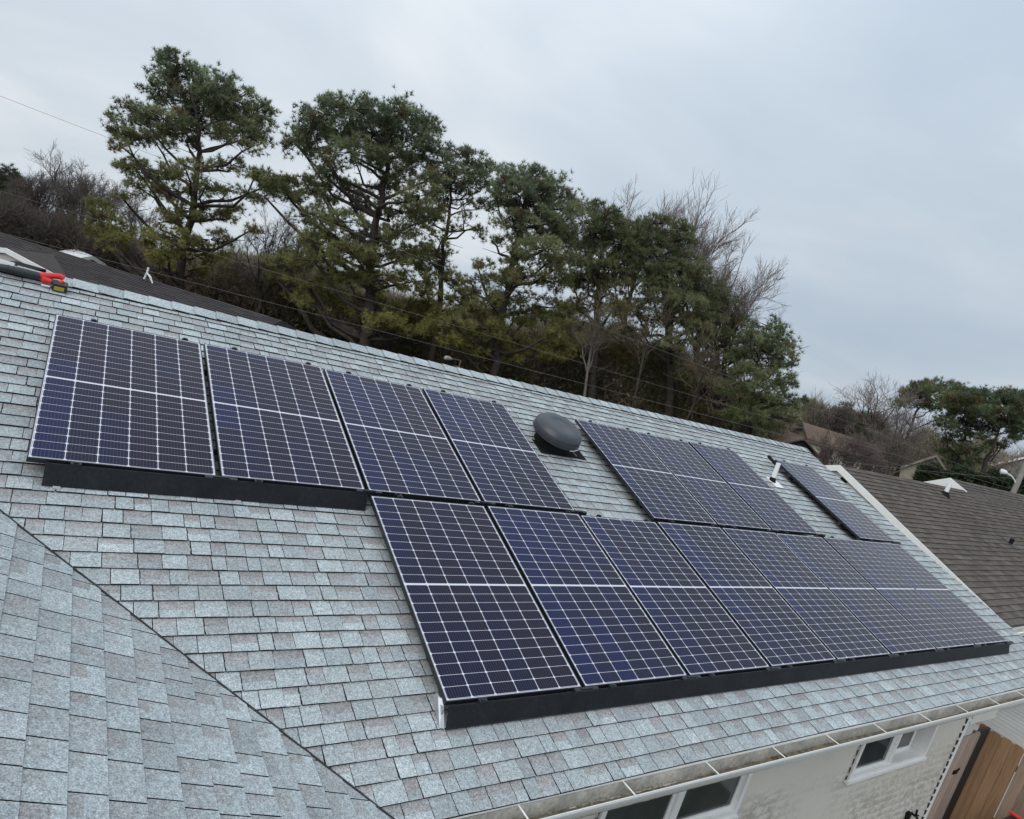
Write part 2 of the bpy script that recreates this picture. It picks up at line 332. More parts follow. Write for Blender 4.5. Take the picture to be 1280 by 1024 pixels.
class Thing:
    """an Empty at the base; parts are given in world coordinates and stored relative to it"""
    def __init__(s, name, loc, label, cat, group=None):
        s.loc = np.array(loc, float); s.o = tag(empty(name, loc), label, cat, group)
    def part(s, mb, name, mats, parent=None, smooth=False):
        off = s.loc; mb.v = [tuple(np.array(p) - off) for p in mb.v]
        return mb.build(name, mats, parent or s.o, smooth)
def single(mb, name, mats, loc, label, cat, group=None, smooth=False, kind=None):
    return tag(mb.build(name, mats, None, smooth, origin=loc), label, cat, group, kind)

# ---------------------------------------------------------------- ground
def terr(x, y): return -0.115 * max(0.0, math.hypot(x - 12, y - 10) - 46)
mb = MB()
gr = [0, 20, 35, 46, 60, 75, 95, 120, 160, 220, 320, 480, 720, 1200]; ga = 48     # level round the houses, falling away beyond the wood
gv = [(0, 0, 0)]; gf = []
for r_ in gr[1:]:
    for k in range(ga): t_ = 2 * math.pi * k / ga; gv.append((12 + r_ * math.cos(t_), 10 + r_ * math.sin(t_), -0.115 * max(0, r_ - 46)))
gv[0] = (12, 10, 0)
for k in range(ga): gf.append((0, 1 + k, 1 + (k + 1) % ga))
for i in range(len(gr) - 2):
    for k in range(ga): o_ = 1 + i * ga; gf.append((o_ + k, o_ + ga + k, o_ + ga + (k + 1) % ga, o_ + (k + 1) % ga))
mb.add(gv, gf)
mb.build('ground', M['grass'])['kind'] = 'structure'
mb = MB(); kA, kB = onz(1229, 907.5, 0.0), onz(1280, 938.5, 0.0); kx = (kA[0] + kB[0]) / 2
mb.box((kx + 0.42, -12, -0.05), (kx + 9, 9, 0.004)); mb.build('path', M['slabs'])['kind'] = 'structure'
mb = MB(); mb.box((9, -12, -0.05), (kx - 0.17, 9, 0.008)); mb.build('path', M['concrete'])['kind'] = 'structure'
mb = MB(); mb.box((kx - 0.16, -12, -0.05), (kx + 0.20, 9, 0.10)); mb.build('kerb', M['concrete'])['kind'] = 'structure'
mb = MB(); mb.box((kx + 0.20, -12, -0.05), (kx + 0.42, 9, 0.002)); mb.build('drain', M['underlay'])['kind'] = 'structure'


# ---------------------------------------------------------------- shingles
def clip(poly, a, b, c):                     # keep a*u + b*v >= c
    out = []
    for i in range(len(poly)):
        P, Q = poly[i], poly[(i + 1) % len(poly)]
        dp = a * P[0] + b * P[1] - c; dq = a * Q[0] + b * Q[1] - c
        if dp >= 0: out.append(P)
        if dp * dq < 0:
            t = dp / (dp - dq); out.append(tuple(np.array(P) + t * (np.array(Q) - np.array(P))))
    return out
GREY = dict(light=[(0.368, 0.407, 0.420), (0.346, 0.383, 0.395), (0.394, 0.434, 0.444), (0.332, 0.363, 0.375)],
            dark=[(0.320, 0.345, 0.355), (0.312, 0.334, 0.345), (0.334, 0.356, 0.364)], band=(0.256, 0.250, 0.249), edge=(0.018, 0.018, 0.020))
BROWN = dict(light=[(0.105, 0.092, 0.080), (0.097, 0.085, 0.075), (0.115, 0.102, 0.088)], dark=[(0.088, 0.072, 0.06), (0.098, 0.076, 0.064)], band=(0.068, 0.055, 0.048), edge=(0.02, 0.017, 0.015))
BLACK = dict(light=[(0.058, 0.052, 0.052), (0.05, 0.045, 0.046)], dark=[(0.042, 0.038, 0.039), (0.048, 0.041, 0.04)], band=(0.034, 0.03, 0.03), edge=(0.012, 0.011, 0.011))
def shingles(S, ulim, vlim, expo, pal, tabs=(0.10, 0.23), clips=(), seed=1, thick=0.010, wob=0.006, lift=0.0, gap=0.0022, corner=False):
    """laminated shingles as real overlapping tabs; S(u, v, h) gives the surface point, v down the slope"""
    r = random.Random(seed); mbs = MB(); v = vlim[0]; row = 0
    ph = [r.uniform(0, 6) for _ in range(6)]
    W_ = lambda u, i: wob * (math.sin(u * 1.1 + ph[0] + i * 0.7) * 0.5 + math.sin(u * 2.9 + ph[1] + i * 1.9) * 0.35 + math.sin(u * 0.37 + ph[2] + i * 0.13))
    while v < vlim[1] - 0.01:
        v1 = min(v + expo, vlim[1]); u = ulim[0] - r.uniform(0, 0.3); raised = r.random() < 0.5
        while u < ulim[1]:
            w = r.uniform(*tabs); ua, ub = max(u, ulim[0]), min(u + w, ulim[1]); u += w; raised = not raised if r.random() < 0.82 else raised
            if ub - ua < 0.015: continue
            hr = thick + ((0.0007 if corner else 0.003) if raised else 0.0) + (r.uniform(-0.0004, 0.0004) if corner else r.uniform(-0.001, 0.0012))
            b = r.uniform(0.92, 1.08)
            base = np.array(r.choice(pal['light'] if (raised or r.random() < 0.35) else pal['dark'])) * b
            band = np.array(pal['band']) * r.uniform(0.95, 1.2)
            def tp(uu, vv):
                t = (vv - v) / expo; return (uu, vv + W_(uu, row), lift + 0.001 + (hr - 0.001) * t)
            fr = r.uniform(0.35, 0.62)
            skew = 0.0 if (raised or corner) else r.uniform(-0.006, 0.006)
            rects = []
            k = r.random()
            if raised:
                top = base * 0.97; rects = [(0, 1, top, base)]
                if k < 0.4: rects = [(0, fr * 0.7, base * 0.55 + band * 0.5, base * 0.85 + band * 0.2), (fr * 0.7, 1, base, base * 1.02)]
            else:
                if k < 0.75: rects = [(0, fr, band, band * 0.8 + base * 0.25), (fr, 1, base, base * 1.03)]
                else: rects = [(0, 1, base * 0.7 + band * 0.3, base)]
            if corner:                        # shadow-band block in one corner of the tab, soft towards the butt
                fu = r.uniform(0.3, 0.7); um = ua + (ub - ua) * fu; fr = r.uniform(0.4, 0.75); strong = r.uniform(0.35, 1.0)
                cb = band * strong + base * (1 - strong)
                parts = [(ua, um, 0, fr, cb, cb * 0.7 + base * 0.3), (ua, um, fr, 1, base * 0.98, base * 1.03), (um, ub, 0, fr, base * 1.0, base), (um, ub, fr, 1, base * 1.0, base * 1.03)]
            else: parts = [(ua, ub, *q_) for q_ in rects]
            for (xa, xb, t0, t1, c0, c1) in parts:
                ga, gb = (gap if xa == ua else 0), (gap if xb == ub else 0)
                va, vb = v + t0 * (v1 - v), v + t1 * (v1 - v)
                if t0 == 0: va -= 0.012
                nu = max(1, int((ub - ua) / 0.2))
                poly = [(xa + ga, va), (xb - gb, va), (xb - gb + skew, vb), (xa + ga + skew, vb)]
                for (a_, b_, c_) in clips: poly = clip(poly, a_, b_, c_) if poly else poly
                if len(poly) < 3: continue
                pts = [S(*tp(p[0], p[1])) for p in poly]
                cols = [tuple(c0 + (c1 - c0) * min(1, max(0, (p[1] - va) / (vb - va + 1e-6)))) for p in poly]
                mbs.add(pts, [tuple(range(len(pts)))[::-1]], 0, cols)
                if t1 == 1 or corner:        # butt edge and tab sides
                    for i in range(len(poly)):
                        P, Q = poly[i], poly[(i + 1) % len(poly)]
                        if abs(P[1] - va) < 1e-6 and abs(Q[1] - va) < 1e-6: continue
                        if t1 != 1 and abs(P[1] - vb) < 1e-6 and abs(Q[1] - vb) < 1e-6: continue
                        if corner and abs(P[0] - um) < 1e-6 and abs(Q[0] - um) < 1e-6: continue
                        pa, pb = tp(*P), tp(*Q)
                        mbs.add([S(*pa), S(*pb), S(pb[0], pb[1], min(pb[2], lift) - 0.004), S(pa[0], pa[1], min(pa[2], lift) - 0.004)], [(0, 1, 2, 3)], 0, tuple(pal['edge']))
        v = v1; row += 1
    return mbs

HR = -0.14                                   # roof deck below the glass plane
U0, U1, V0, V1 = -6.0, 12.55, -0.93, 4.405
KV = 0.89                                    # valley: u = KV * (v - 2.245) - 0.07
TW = 0.3206 / KV                             # wing slope
vz0 = RP(0.43, 2.806, HR)
def WP(p, q, h):                             # wing frame: p towards the camera (-Y), q horizontal run in +X, h up
    c = 1 / math.sqrt(1 + TW * TW)
    return np.array([q - h * -TW * c, -p, vz0[2] - TW * (q - 0.43) + h * c])
MAINS = lambda u, v, h: RP(u, v, HR + h)

house = Thing('house', (6.0, 0, 0), 'near house with grey shingle roof, beige siding and open white gutter under the solar array', 'house')
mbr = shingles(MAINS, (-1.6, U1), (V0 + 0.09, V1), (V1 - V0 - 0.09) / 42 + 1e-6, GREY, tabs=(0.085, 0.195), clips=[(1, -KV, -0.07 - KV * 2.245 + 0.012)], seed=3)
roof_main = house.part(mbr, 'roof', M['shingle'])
mbd = MB()                                   # deck under the shingles, and the rear slope
def slab(mbx, A, B, Cc, D, t=0.10):
    A, B, Cc, D = [np.array(p, float) for p in (A, B, Cc, D)]
    n = np.cross(B - A, D - A); n /= np.linalg.norm(n)
    if n[2] < 0: n = -n
    mbx.hexa([A - n * t, B - n * t, Cc - n * t, D - n * t, A, B, Cc, D])
va = lambda v: KV * (v - 2.245) - 0.07
slab(mbd, RP(va(V1), V1 - 0.01, HR - 0.004), RP(U1 - 0.01, V1 - 0.01, HR - 0.004), RP(U1 - 0.01, V0, HR - 0.004), RP(va(V0), V0, HR - 0.004))
rt = RP(0, V0, HR - 0.004)
slab(mbd, (U0, rt[1], rt[2]), (U1 - 0.01, rt[1], rt[2]), (U1 - 0.01, rt[1] + 5.07, rt[2] - 5.07 * math.tan(TH)), (U0, rt[1] + 5.07, rt[2] - 5.07 * math.tan(TH)))
house.part(mbd, 'roof_deck', M['underlay'], roof_main)
# ridge cap shingles
mbc = MB(); u = -1.6; rc = random.Random(5)
def RC(u, s, h):                             # s < 0 front side, s > 0 rear side
    if s <= 0: return RP(u, V0 - s, HR + h)
    P = RP(u, V0, HR + h); return np.array([P[0], P[1] + s * CS, P[2] - s * SN])
while u < U1:
    e = min(u + 0.21 + 0.03, U1 + 0.005); c = tuple(np.array(rc.choice(GREY['light'] + GREY['light'] + GREY['dark'][:1])) * rc.uniform(0.95, 1.12))
    sk = rc.uniform(-0.004, 0.004); w = 0.155 + rc.uniform(-0.004, 0.004); h0, h1 = 0.030, 0.018
    for s0, s1 in ((-w, -0.012), (-0.012, 0.012), (0.012, w)):
        hh = (lambda s: 0.008 if abs(s) < 0.02 else 0.0)
        mbc.quad(RC(u + sk, s0, h0 + hh(s0)), RC(e, s0, h1 + hh(s0)), RC(e, s1, h1 + hh(s1)), RC(u, s1, h0 + hh(s1)), 0, c)
    mbc.quad(RC(u + sk, -w, h0), RC(e, -w, h1), RC(e, -w, 0), RC(u + sk, -w, 0), 0, GREY['edge'])
    mbc.quad(RC(u + sk, -w, h0), RC(u + sk, -w, h1 - 0.004), RC(u, w, h1 - 0.004), RC(u, w, h0), 0, GREY['edge'])
    u += 0.21
house.part(mbc, 'ridge_cap', M['shingle'], roof_main)
# near wing: slope facing +X, meets the main roof in a valley
QE = 2.02; PV = lambda q: None
vy = lambda q: -RP(0, 2.245 + (q + 0.07) / KV, HR)[1]   # p of the valley at run q
p_at0 = vy(0.0); slope_pq = (vy(1.0) - vy(0.0))
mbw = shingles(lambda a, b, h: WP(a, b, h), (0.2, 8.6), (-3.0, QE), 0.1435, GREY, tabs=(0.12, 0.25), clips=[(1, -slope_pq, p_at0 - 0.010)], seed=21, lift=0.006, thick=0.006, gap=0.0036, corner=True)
wing = house.part(mbw, 'roof', M['shingle'])
mbd = MB(); slab(mbd, WP(8.6, -3.05, -0.002), WP(8.6, QE - 0.01, -0.002), WP(vy(QE), QE - 0.01, -0.002), WP(vy(-3.05), -3.05, -0.002))
wr = WP(0, -3.05, -0.002)
slab(mbd, (-8.0, -8.6, wr[2] - 4.95 * TW), (-3.05, -8.6, wr[2]), (-3.05, 0.6, wr[2]), (-8.0, 0.6, wr[2] - 4.95 * TW))
house.part(mbd, 'roof_deck', M['underlay'], wing)
mbv = MB(); q = -2.9; rv = random.Random(2)
while q < QE - 0.06:                          # the cut edge of the wing shingles along the valley
    q2 = q + 0.09; j0 = rv.uniform(-0.004, 0.004)
    p0, p1 = p_at0 + slope_pq * q, p_at0 + slope_pq * q2
    w_ = 0.0034 + rv.uniform(-0.001, 0.0012)
    mbv.hexa([WP(p0 - w_ + j0, q, -0.01), WP(p0 + w_ + j0, q, -0.01), WP(p1 + w_ + j0, q2, -0.01), WP(p1 - w_ + j0, q2, -0.01),
              WP(p0 - w_ + j0, q, 0.0185), WP(p0 + w_ * 0.4 + j0, q, 0.0175), WP(p1 + w_ * 0.4 + j0, q2, 0.0175), WP(p1 - w_ + j0, q2, 0.0185)], 0, (1, 1, 1)); q = q2
house.part(mbv, 'valley_edge', M['underlay'], wing)
# eave: drip edge, gutter with straps, fascia, soffit
ey, ez = RP(0, V1, HR)[1], RP(0, V1, HR)[2]
GU0, GU1 = 1.98, 12.6
mbg = MB()
mbg.box((GU0, ey - 0.004, ez - 0.055), (GU1, ey + 0.012, ez - 0.006))
house.part(mbg, 'drip_edge', M['white_trim'], roof_main)
mbg = MB()                                   # channel: back, bottom, curved front with a rolled lip
prof = [(0.0, -0.004), (0.0, -0.115), (-0.012, -0.125), (-0.072, -0.125), (-0.085, -0.10), (-0.102, -0.065), (-0.110, -0.04), (-0.110, -0.012), (-0.121, -0.006), (-0.123, -0.020)]
gy, gz = ey - 0.006, ez - 0.018
for i in range(len(prof) - 1):
    (a0, b0), (a1, b1) = prof[i], prof[i + 1]
    inner = 0 if i >= 6 else 1
    d = np.array([b1 - b0, -(a1 - a0)]); d = d / np.linalg.norm(d) * 0.002
    xs = np.linspace(GU0, GU1, 12)
    for xa, xb in zip(xs[:-1], xs[1:]):
        mbg.quad((xa, gy + a0, gz + b0), (xb, gy + a0, gz + b0), (xb, gy + a1, gz + b1), (xa, gy + a1, gz + b1), inner)
        mbg.quad((xa, gy + a0 - d[0], gz + b0 - d[1]), (xb, gy + a0 - d[0], gz + b0 - d[1]), (xb, gy + a1 - d[0], gz + b1 - d[1]), (xa, gy + a1 - d[0], gz + b1 - d[1]), 0)
gut = house.part(mbg, 'gutter', [M['white_trim'], M['gutter_in']])
mbg = MB(); rd = random.Random(8)
x = GU0 + 0.05
while x < GU1 - 0.1:                          # silt and leaf litter lying in the channel
    x2 = x + 0.06; h0 = 0.012 + 0.012 * math.sin(x * 1.3) + rd.uniform(0, 0.008); h1 = 0.012 + 0.012 * math.sin(x2 * 1.3) + rd.uniform(0, 0.008)
    mbg.quad((x, gy - 0.002, gz - 0.122 + h0), (x2, gy - 0.002, gz - 0.122 + h1), (x2, gy - 0.082, gz - 0.122 + h1 * 0.6), (x, gy - 0.082, gz - 0.122 + h0 * 0.6)); x = x2
for _ in range(900):
    xx = rd.uniform(2, 6.2) if rd.random() < 0.75 else rd.uniform(6, 12.4); yy = gy - rd.uniform(0.01, 0.08); s_ = rd.uniform(0.006, 0.02); a_ = rd.uniform(0, 6.3); zz = gz - 0.10 + rd.uniform(0, 0.014)
    mbg.add([(xx, yy, zz), (xx + s_ * math.cos(a_), yy + s_ * math.sin(a_), zz + rd.uniform(0, 0.01)), (xx + s_ * math.cos(a_ + 0.8), yy + s_ * math.sin(a_ + 0.8), zz + 0.004)], [(0, 1, 2)])
house.part(mbg, 'debris', M['gutter_dirt'], gut)
for sx in (2.62, 3.48, 4.34, 5.18, 5.99, 6.84, 7.79, 8.70, 9.6, 10.5, 11.4, 12.3):
    ms = MB(); ms.box((sx - 0.0045, gy - 0.118, gz - 0.006), (sx + 0.0045, gy + 0.002, gz - 0.001))
    house.part(ms, 'strap', M['white_trim'], gut)
WY = -3.6                                    # front wall plane
WXR = 11.25
ms = MB(); ms.box((GU0, ey + 0.012, ez - 0.20), (U1 - 0.1, ey + 0.036, ez - 0.03)); house.part(ms, 'fascia', M['white_trim'], roof_main)
ms = MB(); ms.box((GU0, ey + 0.036, ez - 0.20), (U1 - 0.1, WY + 0.02, ez - 0.18)); house.part(ms, 'soffit', M['white_trim'], roof_main)
# gable rake board
ms = MB()
for (a, b) in ((V0, V1),):
    ms.hexa([RP(U1 - 0.03, V0, HR - 0.17), RP(U1 - 0.004, V0, HR - 0.17), RP(U1 - 0.004, V1, HR - 0.17), RP(U1 - 0.03, V1, HR - 0.17),
             RP(U1 - 0.03, V0, HR - 0.012), RP(U1 - 0.004, V0, HR - 0.012), RP(U1 - 0.004, V1, HR - 0.012), RP(U1 - 0.03, V1, HR - 0.012)])
house.part(ms, 'rake_board', M['white_trim'], roof_main)

def lap_siding(mbx, P0, axis, L, z0, z1, out, holes=(), lap=0.115, mi=0):
    """horizontal lap siding on a wall: axis = horizontal unit vector, out = outward unit vector; holes (s0, s1, za, zb)"""
    P0 = np.array(P0, float); axis = np.array(axis, float); out = np.array(out, float); z = z0
    rs = random.Random(4)
    while z < z1 - 0.001:
        zt = min(z + lap, z1); cuts = [(0, L)]
        for (s0, s1, za, zb) in holes:
            if zt > za + 0.001 and z < zb - 0.001:
                nc = []
                for (a, b) in cuts:
                    if s1 <= a or s0 >= b: nc.append((a, b))
                    else:
                        if s0 > a: nc.append((a, s0))
                        if s1 < b: nc.append((s1, b))
                cuts = nc
        for (a, b) in cuts:
            n = max(1, int((b - a) / 0.9)); xs = np.linspace(a, b, n + 1); wob = [rs.uniform(-0.0015, 0.0015) for _ in xs]
            for i in range(n):
                A = lambda s, zz, o_: P0 + axis * s + out * o_ + np.array([0, 0, zz])
                o0, o1 = 0.021 + wob[i], 0.021 + wob[i + 1]
                mbx.quad(A(xs[i], z, o0), A(xs[i + 1], z, o1), A(xs[i + 1], zt, 0.003), A(xs[i], zt, 0.003), mi)
                mbx.quad(A(xs[i], z, 0.0), A(xs[i + 1], z, 0.0), A(xs[i + 1], z, o1), A(xs[i], z, o0), mi)
        z = zt
def gz_(y): return rt[2] - abs(y - rt[1]) * math.tan(TH)
W1 = (4.07, 6.05, G - 2.845, G - 1.80); W2 = (8.17, 10.15, G - 2.86, G - 1.80)
mbx = MB()
wx0 = 2.2
lap_siding(mbx, (wx0, WY, 0), (1, 0, 0), WXR - wx0, 0.35, ez - 0.19, (0, -1, 0), [(W1[0] - wx0, W1[1] - wx0, W1[2], W1[3]), (W2[0] - wx0, W2[1] - wx0, W2[2], W2[3])])
wall = house.part(mbx, 'wall', M['siding'])
mbx = MB()
lap_siding(mbx, (WXR, WY, 0), (0, 1, 0), 8.9, 0.35, ez - 0.19, (1, 0, 0))
z = ez - 0.19
while z < rt[2] - 0.25:                        # gable triangle
    hw = (rt[2] - 0.14 - z) / math.tan(TH); s0 = max(0, rt[1] - hw - WY); s1 = min(8.9, rt[1] + hw - WY)
    if s1 - s0 > 0.1: lap_siding(mbx, (WXR, WY + s0, 0), (0, 1, 0), s1 - s0, z, min(z + 0.115, rt[2] - 0.2), (1, 0, 0))
    z += 0.115
house.part(mbx, 'wall', M['siding'])
mbx = MB(); mbx.box((wx0, WY + 0.02, 0), (WXR - 0.02, 5.3, 0.35)); mbx.box((U0 + 0.5, 5.1, 0), (WXR - 0.02, 5.3, ez - 0.2)); mbx.box((U0 + 0.5, -8.2, 0), (1.7, 5.1, ez - 0.25)); house.part(mbx, 'foundation', M['concrete'])
# corner trim: white post whose near flange shows the dark ends of the laps
ms = MB(); ms.box((WXR - 0.075, WY - 0.03, 0.3), (WXR + 0.028, WY + 0.0, ez - 0.2)); ms.box((WXR + 0.0, WY - 0.0, 0.3), (WXR + 0.028, WY + 0.075, ez - 0.2)); house.part(ms, 'corner_trim', M['white_trim'])
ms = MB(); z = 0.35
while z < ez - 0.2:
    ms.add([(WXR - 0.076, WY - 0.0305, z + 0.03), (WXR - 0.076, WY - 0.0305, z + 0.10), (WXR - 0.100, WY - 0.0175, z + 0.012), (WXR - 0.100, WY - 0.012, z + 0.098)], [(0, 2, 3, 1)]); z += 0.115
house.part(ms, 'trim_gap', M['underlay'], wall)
# boxed eave return past the corner
ms = MB(); lap_siding(ms, (WXR + 0.03, WY - 0.02, 0), (1, 0, 0), 0.93, G - 2.52, ez - 0.2, (0, -1, 0), lap=0.09)
ms.box((WXR + 0.03, WY - 0.018, G - 2.525), (WXR + 0.96, WY + 0.5, ez - 0.2)); house.part(ms, 'eave_return', M['siding_pale'], roof_main)

def slider(th, x0, x1, z0, z1, mid, wy, open_right=False):
    """two-sash slider: outer frame, centre meeting stile, two panes"""
    f = MB(); t = 0.055; yo, yi = wy - 0.045, wy + 0.06
    f.box((x0, yo, z0), (x1, yi, z0 + t)); f.box((x0, yo, z1 - t), (x1, yi, z1)); f.box((x0, yo, z0 + t), (x0 + t, yi, z1 - t)); f.box((x1 - t, yo, z0 + t), (x1, yi, z1 - t))
    f.box((x0 - 0.03, yo - 0.02, z0 - 0.035), (x1 + 0.02, yo + 0.03, z0 - 0.001))
    f.box((mid - 0.045, yo + 0.015, z0 + t), (mid + 0.045, yi - 0.01, z1 - t))
    win = th.part(f, 'window', M['vinyl'], None)
    for k, (a, b) in enumerate(((x0 + t, mid - 0.045), (mid + 0.045, x1 - t))):
        s = MB(); yy = wy - 0.008 + (0.10 if (k == 1 and open_right) else 0.0); st = 0.04
        a2, b2 = a + 0.001, b - 0.001; zz0, zz1 = z0 + t + 0.001, z1 - t - 0.001
        if k == 1 and open_right:
            b2 = b - 0.14
        s.box((a2, yy, zz0), (b2, yy + 0.03, zz0 + st)); s.box((a2, yy, zz1 - st), (b2, yy + 0.03, zz1)); s.box((a2, yy, zz0 + st), (a2 + st, yy + 0.03, zz1 - st)); s.box((b2 - st, yy, zz0 + st), (b2, yy + 0.03, zz1 - st))
        th.part(s, 'sash', M['vinyl'], win)
        g = MB(); g.box((a2 + st, yy + 0.012, zz0 + st), (b2 - st, yy + 0.018, zz1 - st)); th.part(g, 'pane', M['glass_dark'], win)
        if k == 1 and open_right:             # deep white reveal and the dark room behind
            j = MB(); j.box((a, wy + 0.061, z0 + 0.02), (b + 0.05, wy + 0.26, z0 + t)); j.box((b, wy + 0.061, z0 + t), (b + 0.05, wy + 0.26, z1)); th.part(j, 'sill', M['vinyl'], win)
    d = MB(); d.box((x0 + 0.02, wy + 0.27, z0), (x1 + 0.05, wy + 0.29, z1)); d.box((x0 + 0.02, wy + 0.062, z0 + 0.02), (x0 + 0.05, wy + 0.27, z1))  # near-black sheet standing in for the unlit room
    th.part(d, 'room_shade_sheet', M['dark_shade'], win)
    return win
win1 = slider(house, *W1, 5.06, WY); win2 = slider(house, *W2, 9.13, WY, True)
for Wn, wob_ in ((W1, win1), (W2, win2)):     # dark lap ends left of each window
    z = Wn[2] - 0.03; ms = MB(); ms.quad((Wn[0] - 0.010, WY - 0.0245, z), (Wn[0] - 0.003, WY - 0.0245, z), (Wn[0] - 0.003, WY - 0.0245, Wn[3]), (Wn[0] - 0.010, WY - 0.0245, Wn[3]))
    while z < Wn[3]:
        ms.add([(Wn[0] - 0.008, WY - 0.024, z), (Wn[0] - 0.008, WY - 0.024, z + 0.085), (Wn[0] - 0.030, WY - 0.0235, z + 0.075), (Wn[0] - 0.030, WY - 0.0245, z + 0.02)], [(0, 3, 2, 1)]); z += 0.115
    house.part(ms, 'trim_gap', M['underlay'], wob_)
# hose tap and small box low on the wall
P = on(1138, 1015, 1, WY); ms = MB()
ms.tube([(P[0], WY, P[2]), (P[0], WY - 0.10, P[2] - 0.01), (P[0], WY - 0.13, P[2] - 0.10), (P[0] - 0.02, WY - 0.13, P[2] - 0.32)], 0.018, 8)
ms.tube([(P[0] - 0.03, WY - 0.07, P[2] + 0.10), (P[0] + 0.0, WY - 0.07, P[2] + 0.02), (P[0] + 0.10, WY - 0.07, P[2] - 0.02)], 0.014, 6)
ms.box((P[0] - 0.20, WY - 0.06, P[2] - 0.06), (P[0] - 0.12, WY - 0.01, P[2] + 0.06))
house.part(ms, 'hose_tap', M['rubber'], None, True)

# ---------------------------------------------------------------- solar panels
PW, PH, GX, GY = 1.1096, 1.879, 0.0323, 0.0587
M['cells'] = cell_mat()
PITCH = PW + GX
panel = empty('solar_panel'); FT = 0.036; LIP = 0.007
mf = MB()
for lo, hi in (((0, 0, -FT), (PW, LIP, 0)), ((0, PH - LIP, -FT), (PW, PH, 0)), ((0, LIP, -FT), (LIP, PH - LIP, 0)), ((PW - LIP, LIP, -FT), (PW, PH - LIP, 0))): mf.box(lo, hi)
mf.build('frame', M['black_metal'], panel)
mg = MB(); mg.box((LIP, LIP, -0.008), (PW - LIP, PH - LIP, -0.002))
gl = mg.build('glass', M['cells'], panel)
uvl = gl.data.uv_layers.new(name='UVMap'); cs_ = []
for lp in gl.data.loops: p = gl.data.vertices[lp.vertex_index].co; cs_ += [p.x, p.y]
uvl.data.foreach_set('uv', cs_)
ml = MB(); ml.box((0.06, 0.06, -0.03), (PW - 0.06, PH - 0.06, -0.009)); ml.build('backsheet', M['rail'], panel)
def clamp_mesh(x, y, w, d):
    c = MB(); c.box((x - w / 2, y - d / 2, -0.05), (x + w / 2, y + d / 2, 0.006)); c.box((x - w / 4, y - d / 4, 0.006), (x + w / 4, y + d / 4, 0.013)); return c
for (cx_, cy_, w_) in ((0.27, PH + 0.014, 0.05), (PW - 0.13, PH + 0.014, 0.05), (0.26, -0.016, 0.06), (PW + 0.03, -0.018, 0.22)):
    clamp_mesh(cx_, cy_, w_, 0.026).build('clamp', M['black_metal'], panel)
PL = [
 (0, 0, 'leftmost of the upper row, beside bare shingles below the cordless saw'),
 (1, 0, 'second from the left in the upper row, above the skirt end'),
 (2, 0, 'upper row, directly above the leftmost lower panel'),
 (3, 0, 'upper row, just left of the round black roof vent'),
 (5, 0, 'upper row, just right of the round black roof vent'),
 (6, 0, 'middle one of three adjoining upper panels right of the vent'),
 (7, 0, 'upper row, just left of the white vent pipe'),
 (9, 0, 'lone one at the upper right end, behind the white vent pipe'),
 (2, 1, 'leftmost of the lower row, with a black left edge over bare shingles'),
 (3, 1, 'second from the left in the lower row'),
 (4, 1, 'third from left in lower row, below the round vent gap'),
 (5, 1, 'fourth from left in lower row, below first panel right of vent'),
 (6, 1, 'lower row, fourth from the right end'),
 (7, 1, 'lower row, third from right, below the panel beside the white pipe'),
 (8, 1, 'lower row, second from right, below the white pipe gap'),
 (9, 1, 'rightmost of the lower row, nearest the brown roofed house')]
kids = list(panel.children); TONE = [62, 48, 34, 26, 66, 52, 58, 46, 70, 6, 36, 60, 54, 64, 57, 61]; gl.pass_index = TONE[0]  # lower TONE paints more of the blue sheen on a panel
for i, (c, r_, lab) in enumerate(PL):
    if i == 0: o = panel
    else:
        o = panel.copy(); COL.objects.link(o)
        for ch in kids: d = ch.copy(); COL.objects.link(d); d.parent = o; d.pass_index = TONE[i]
    P = RP(c * PITCH, r_ * (PH + GY) + PH, 0); o.location = tuple(P); o.rotation_euler = (TH + math.radians(0.16 * math.sin(i * 2.3)), math.radians(0.14 * math.cos(i * 3.7)), 0)
    tag(o, 'solar panel, ' + lab, 'solar panel', 'solar panels on the grey roof')
# rails on feet under the panels
def rail(u0, u1, v, lab):
    t = Thing('mounting_rail', RP(u0, v, HR), lab, 'rail', 'rails under the solar panels')
    b = MB(); b.hexa([RP(u0, v + .02, -.095), RP(u1, v + .02, -.095), RP(u1, v - .02, -.095), RP(u0, v - .02, -.095), RP(u0, v + .02, -.038), RP(u1, v + .02, -.038), RP(u1, v - .02, -.038), RP(u0, v - .02, -.038)])
    t.part(b, 'rail', M['rail'])
    n = max(2, int((u1 - u0) / 1.2) + 1)
    for k in range(n):
        uu = u0 + 0.12 + (u1 - u0 - 0.24) * k / (n - 1); f = MB()
        f.hexa([RP(uu - .03, v + .05, HR), RP(uu + .03, v + .05, HR), RP(uu + .03, v - .05, HR), RP(uu - .03, v - .05, HR), RP(uu - .02, v + .025, -.096), RP(uu + .02, v + .025, -.096), RP(uu + .02, v - .025, -.096), RP(uu - .02, v - .025, -.096)])
        t.part(f, 'foot', M['rail'])
for row, spans in ((0, ((0.03, 4.50, 'left upper'), (5.74, 9.08, 'middle upper'), (10.26, 11.36, 'far right upper'))), (1, ((2.32, 11.36, 'lower'),))):
    for (a, b, nm) in spans:
        for fr, ht in ((0.2, 'upper'), (0.8, 'lower')):
            rail(a, b, row * (PH + GY) + PH * fr, 'dark mounting rail under the %s panels, the %s of the two there' % (nm, ht))

